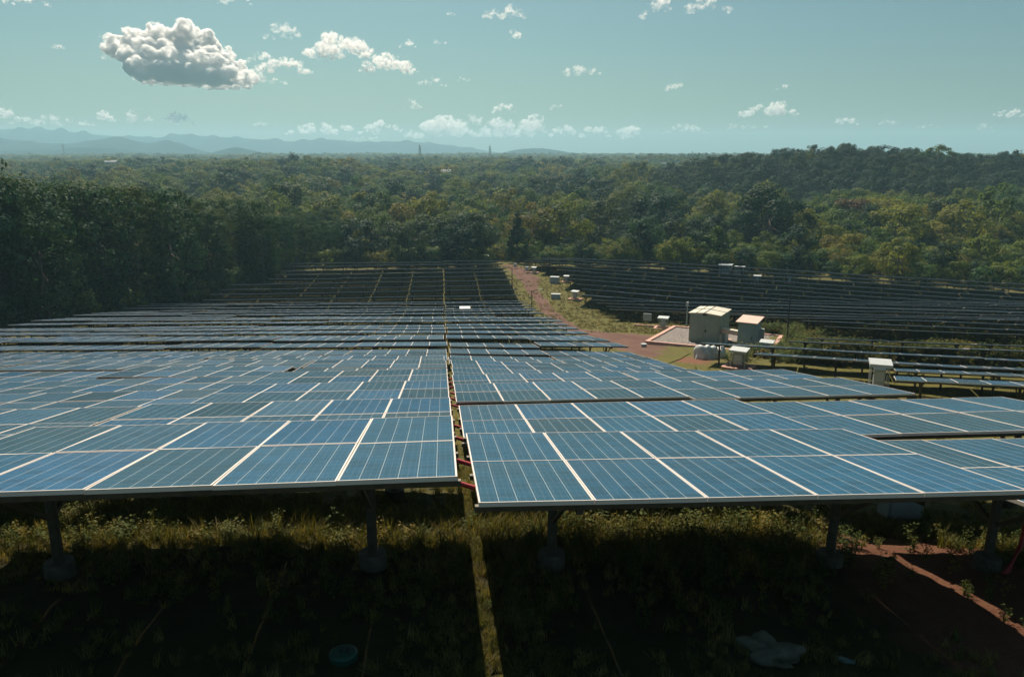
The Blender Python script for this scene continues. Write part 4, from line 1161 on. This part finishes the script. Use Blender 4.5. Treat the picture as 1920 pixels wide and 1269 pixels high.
# ------------------------------------------------------------------ mountains
def build_mountains():
    m, nt, b, o = mat('forested_rock')
    tc = node(nt, 'ShaderNodeTexCoord').outputs['Object']
    nt.links.new(ramp(nt, noise(nt, 0.01, 6, tc), [(0.35, (0.018, 0.045, 0.060)), (0.7, (0.032, 0.065, 0.078))]), b.inputs['Base Color'])
    b.inputs['Roughness'].default_value = 1.0
    b.inputs['Specular IOR Level'].default_value = 0.0
    layers = [  # distance, depth, profile [(px, py of the crest)]
        (2350, 240, [(-250, 287), (0, 284), (120, 281), (220, 276), (260, 284), (330, 288), (415, 288), (445, 275), (480, 277), (500, 288), (700, 293), (1000, 293), (1130, 292), (1200, 289), (1232, 287), (1262, 293), (1330, 294), (2200, 298)]),
        (2850, 330, [(-250, 262), (0, 260), (60, 262), (100, 268), (160, 270), (200, 262), (250, 256), (290, 270), (340, 262), (375, 274), (405, 288), (700, 296), (930, 292), (960, 280), (1010, 277), (1060, 284), (1100, 293), (1400, 299), (2200, 300)]),
        (4000, 420, [(-250, 238), (0, 244), (90, 240), (150, 246), (240, 256), (285, 254), (320, 262), (345, 250), (410, 256), (460, 258), (560, 266), (620, 260), (700, 268), (760, 264), (830, 270), (900, 280), (960, 290), (1100, 297), (2200, 300)])]
    V, Q = [], []
    for li, (D, dep, prof) in enumerate(layers):
        px_ = np.linspace(-250, 2150, 420); r = np.random.default_rng(300 + li)
        py_ = np.interp(px_, [p[0] for p in prof], [p[1] for p in prof])
        ker = np.ones(9) / 9; py_ = np.convolve(np.pad(py_, 4, 'edge'), ker, 'valid')
        el = np.arctan((634 - py_) / FPX) - PITCH
        ns = 14; k0 = len(V)
        for j in range(ns + 1):
            s = j / ns
            prof_h = math.sin(math.pi * s) ** .8
            for i in range(len(px_)):
                dd = D + (s - .5) * 2 * dep
                x = (px_[i] - 960) / FPX * dd
                zt = D * math.tan(el[i]); zb = -12
                ridge = 1 + .15 * float(bump(px_[i], j * 9.0, 60, 30 + li))
                z = zb + max(0, zt - zb) * prof_h * (ridge if abs(s - .5) > .04 else 1)
                V.append((x, dd, z + (r.normal() * 0.3 if abs(s - .5) < .3 else 0)))
        n = len(px_)
        for j in range(ns):
            for i in range(n - 1):
                a = k0 + j * n + i; Q.append((a, a + 1, a + n + 1, a + n))
    tag(link('mountains', np_mesh('mountains', V, Q, [m], smooth=True)), kind='structure')
build_mountains()

# ------------------------------------------------------------------ clouds
def cloud_mat(name, dens, scale, lo, step):
    m, nt, b, o = mat(name)
    nt.nodes.remove(b)
    v = nt.nodes.new('ShaderNodeVolumePrincipled')
    v.inputs['Color'].default_value = (0.995, 0.99, 0.985, 1)
    v.inputs['Anisotropy'].default_value = 0.45
    tc = node(nt, 'ShaderNodeTexCoord').outputs['Object']
    n = noise(nt, scale, 7, tc, 0.62)
    d = math_n(nt, 'MULTIPLY', math_n(nt, 'SUBTRACT', n, lo), 7.0, True)
    nt.links.new(math_n(nt, 'MULTIPLY', d, dens), v.inputs['Density'])
    nt.links.new(v.outputs[0], o.inputs['Volume'])
    m.cycles.volume_step_rate = step
    return m
ctex = bpy.data.textures.new('cloud_lumps', 'CLOUDS'); ctex.noise_scale = 0.20; ctex.noise_depth = 4
ctex2 = bpy.data.textures.new('cloud_fine_lumps', 'CLOUDS'); ctex2.noise_scale = 0.065; ctex2.noise_depth = 3
def cloud(cx, cy, w, h, kind, seed, label, D=8000.0, flat=.38):
    r = np.random.default_rng(500 + seed)
    base = ray(cx, cy); k = D / base.y; c = base * k; mpp = zc(c.x, c.y, c.z) / FPX
    Hm = h * mpp; A = w / h                          # built one unit tall, then scaled
    bm = bmesh.new()
    n = int(np.clip(w / 4.5, 9, 60))
    blobs = []
    if kind == 'thick':                              # the big one: its lumps read off the photograph
        for bx_, by_, br in ((238, 100, 22), (262, 84, 23), (300, 78, 26), (345, 72, 28), (383, 86, 26), (412, 108, 22), (440, 126, 17), (463, 141, 13), (280, 118, 26), (330, 118, 30), (375, 124, 27), (425, 143, 11), (224, 84, 10), (214, 98, 8)):
            blobs.append((bx_, by_, br, r.uniform(-.3, .3) * 30))
            for _ in range(6):
                a = r.uniform(-.1, 3.3); e = r.uniform(-.6, .6)
                blobs.append((bx_ + math.cos(a) * br * .85, min(by_ - math.sin(a) * br * .85, 148), br * r.uniform(.28, .46), e * br))
        for bx_ in range(262, 460, 14):              # the deep, level base
            for dep in (-80, -40, 0, 40, 80): blobs.append((bx_ + r.uniform(-6, 6), 134 + (bx_ - 262) * .06 + r.uniform(-4, 3), 17 - (bx_ > 425) * 6, dep * r.uniform(.8, 1.1)))
        for bx_ in range(258, 425, 13):
            for dep in (-62, -30, 0, 30): blobs.append((bx_ + r.uniform(-6, 6), 114 + (bx_ - 258) * .07 + r.uniform(-8, 5), r.uniform(12, 21), dep * r.uniform(.8, 1.1)))
        for bx_ in range(270, 390, 14):
            for dep in (-38, -8, 20): blobs.append((bx_ + r.uniform(-6, 6), 96 + r.uniform(-8, 7), r.uniform(10, 19), dep * r.uniform(.8, 1.1)))
        n = 0
        for bx_, by_, br, dz_ in blobs:
            bmesh.ops.create_icosphere(bm, subdivisions=2, radius=br / h, matrix=Matrix.Translation(((bx_ - cx) / h, dz_ / h, (cy - by_) / h)) @ Matrix.Diagonal((1.05, 1.1, .9, 1)))
    for i in range(n):
        u = r.uniform(-1, 1); lim = (1 - abs(u) ** 2.2)
        rr = (0.15 + .17 * r.uniform()) * (.4 + .6 * lim)
        zz = r.uniform(0, 1) ** .9 * lim
        p = Vector((u * (A / 2 - rr * .7), r.uniform(-.5, .5) * min(A * .6, 1.6), -flat + rr * .5 + zz * (0.92 - rr)))
        bmesh.ops.create_icosphere(bm, subdivisions=2, radius=rr * 1.15, matrix=Matrix.Translation(p) @ Matrix.Diagonal((1.3, 1.2, .8, 1)))
    me = bpy.data.meshes.new('cloud'); bm.to_mesh(me); bm.free()
    od = {'thick': 85.0, 'mid': 12.0, 'thin': 3.4}[kind]
    lo = {'thick': .45, 'mid': .50, 'thin': .51}[kind]
    me.materials.append(cloud_mat('cloud_vapour', od / Hm, {'thick': 9.0, 'mid': 3.6, 'thin': 2.6}[kind], lo, {'thick': .14, 'mid': .25, 'thin': .35}[kind] * 2.6 / max(1.5, A)))
    o = link('cloud', me, None, c, (0, 0, -math.atan2(c.x, c.y)))
    o.scale = (Hm, Hm, Hm)
    rm = o.modifiers.new('fuse', 'REMESH'); rm.mode = 'VOXEL'; rm.voxel_size = max(1 / 64, A / 170)
    dp = o.modifiers.new('lumps', 'DISPLACE'); dp.texture = ctex; dp.strength = .13 if kind == 'thick' else .20; dp.mid_level = .5; dp.texture_coords = 'LOCAL'
    d2 = o.modifiers.new('fine_lumps', 'DISPLACE'); d2.texture = ctex2; d2.strength = .05 if kind == 'thick' else .10; d2.mid_level = .5; d2.texture_coords = 'LOCAL'
    return tag(o, label, 'cloud', 'clouds')
CL = [(345, 106, 270, 122, 'thick', 'largest cumulus with dark flat base and bright rim'),
      (530, 124, 110, 30, 'mid', 'thin cloud trailing right from the largest cumulus'), (455, 140, 100, 26, 'thin', 'wispy tail low at the right of the largest cumulus'),
      (640, 92, 150, 48, 'mid', 'broad cloud with grey middle right of the largest cumulus'), (530, 60, 72, 34, 'thin', 'small pale cloud above the gap between the two broad clouds'),
      (727, 122, 118, 36, 'mid', 'ragged cloud below the broad grey middled one'), (765, 85, 46, 16, 'thin', 'little wisp at the right end of the broad cloud'),
      (948, 23, 88, 30, 'thin', 'bright cloud near the top centre of the sky'), (442, 2, 70, 18, 'thin', 'cloud cut by the top edge above the largest cumulus'), (45, 2, 92, 18, 'thin', 'cloud cut by the top edge at the left corner'),
      (1238, 8, 52, 30, 'thin', 'small ragged cloud at the top, left of a longer one'), (1325, 12, 96, 30, 'thin', 'longer ragged cloud at the top right of centre'),
      (1088, 134, 80, 24, 'thin', 'double humped cloud alone in the middle of the sky'), (1268, 164, 60, 16, 'thin', 'thin flat cloud right of the double humped one'), (1468, 163, 28, 12, 'thin', 'tiny cloud above the long right hand cloud'),
      (1440, 206, 112, 30, 'mid', 'long cloud over the wooded hill'), (1400, 236, 92, 16, 'thin', 'flat low cloud beneath the long cloud'), (1583, 227, 50, 20, 'mid', 'small puff above the hill, right of the long cloud'),
      (1665, 230, 40, 14, 'thin', 'small puff above the hill, second from the long cloud'), (1742, 238, 54, 10, 'thin', 'flat wisp low over the right of the hill'), (1892, 212, 64, 18, 'mid', 'flat cloud at the right edge'), (1845, 240, 40, 22, 'thin', 'low puff below the right edge cloud'),
      (944, 203, 42, 24, 'mid', 'small dark bellied puff above the cloud bank'), (1050, 199, 40, 16, 'thin', 'small bright puff right of the dark bellied one'), (808, 153, 62, 20, 'thin', 'small cloud below the ragged one, left of a wisp'), (868, 149, 36, 9, 'thin', 'flat wisp in the middle of the sky'),
      (775, 196, 34, 20, 'thin', 'faint puff above the left end of the cloud bank'), (198, 222, 36, 26, 'mid', 'grey puff below the largest cumulus, leftmost of three'), (262, 218, 46, 36, 'mid', 'grey puff below the largest cumulus, middle of three'), (335, 223, 60, 26, 'mid', 'grey puff below the largest cumulus, rightmost of three'),
      (15, 214, 40, 24, 'mid', 'grey puff at the left edge above the mountains'), (108, 88, 28, 12, 'thin', 'tiny faint cloud left of the largest cumulus'), (210, 68, 50, 12, 'thin', 'faint wisp touching the upper left of the largest cumulus'),
      (825, 242, 140, 44, 'mid', 'hazy bank cloud over the horizon, broadest'), (940, 242, 90, 36, 'mid', 'hazy bank cloud right of the broadest one'), (1000, 240, 70, 40, 'mid', 'hazy bank cloud with tall top near centre'), (610, 243, 150, 24, 'mid', 'long hazy cloud over the left horizon'),
      (500, 232, 60, 14, 'thin', 'faint flat cloud above the left horizon'), (95, 228, 160, 22, 'thin', 'hazy long cloud over the left mountains'), (1115, 248, 60, 24, 'mid', 'hazy bank cloud, fourth from the broadest'), (1180, 246, 50, 34, 'mid', 'hazy bank cloud with grey foot, last before the hill'), (1285, 244, 90, 22, 'thin', 'hazy low cloud above the left foot of the hill'),
      (222, 100, 64, 30, 'thin', 'ragged wisp at the left side of the largest cumulus'), (492, 108, 64, 26, 'thin', 'ragged wisp at the right side of the largest cumulus'), (505, 152, 74, 14, 'thin', 'flat wisp low right of the largest cumulus'),
      (715, 240, 84, 26, 'mid', 'hazy bank cloud left of the broadest one'), (885, 228, 64, 26, 'thin', 'hazy cloud heaped on the bank between the two broadest'), (1058, 246, 56, 28, 'mid', 'hazy bank cloud just right of the tall topped one'), (690, 262, 130, 12, 'thin', 'low thin streak under the bank left of centre'),
      (965, 68, 28, 20, 'thin', 'tiny cloud under the bright top centre one'), (823, 80, 36, 10, 'thin', 'tiny wisp right of the broad cloud'), (847, 27, 22, 9, 'thin', 'tiny wisp at the top centre'), (1207, 28, 22, 18, 'thin', 'tiny cloud below the small ragged top one')]
for i, (cx, cy, w, h, kd, lab) in enumerate(CL): cloud(cx, cy, w, h, kd, i, lab)

# ------------------------------------------------------------------ haze
def build_haze():
    m, nt, b, o = mat('hazy_air')
    nt.nodes.remove(b)
    v = nt.nodes.new('ShaderNodeVolumePrincipled')
    v.inputs['Color'].default_value = (0.50, 0.84, 1.0, 1)
    v.inputs['Density'].default_value = 0.00027
    v.inputs['Anisotropy'].default_value = 0.2
    nt.links.new(v.outputs[0], o.inputs['Volume'])
    b = MB(); z0, z1 = -30.0, 150.0
    b.box((0, 0, (z0 + z1) / 2), (11200, 11200, z1 - z0))
    tag(b.build('haze', m), kind='stuff')
build_haze()
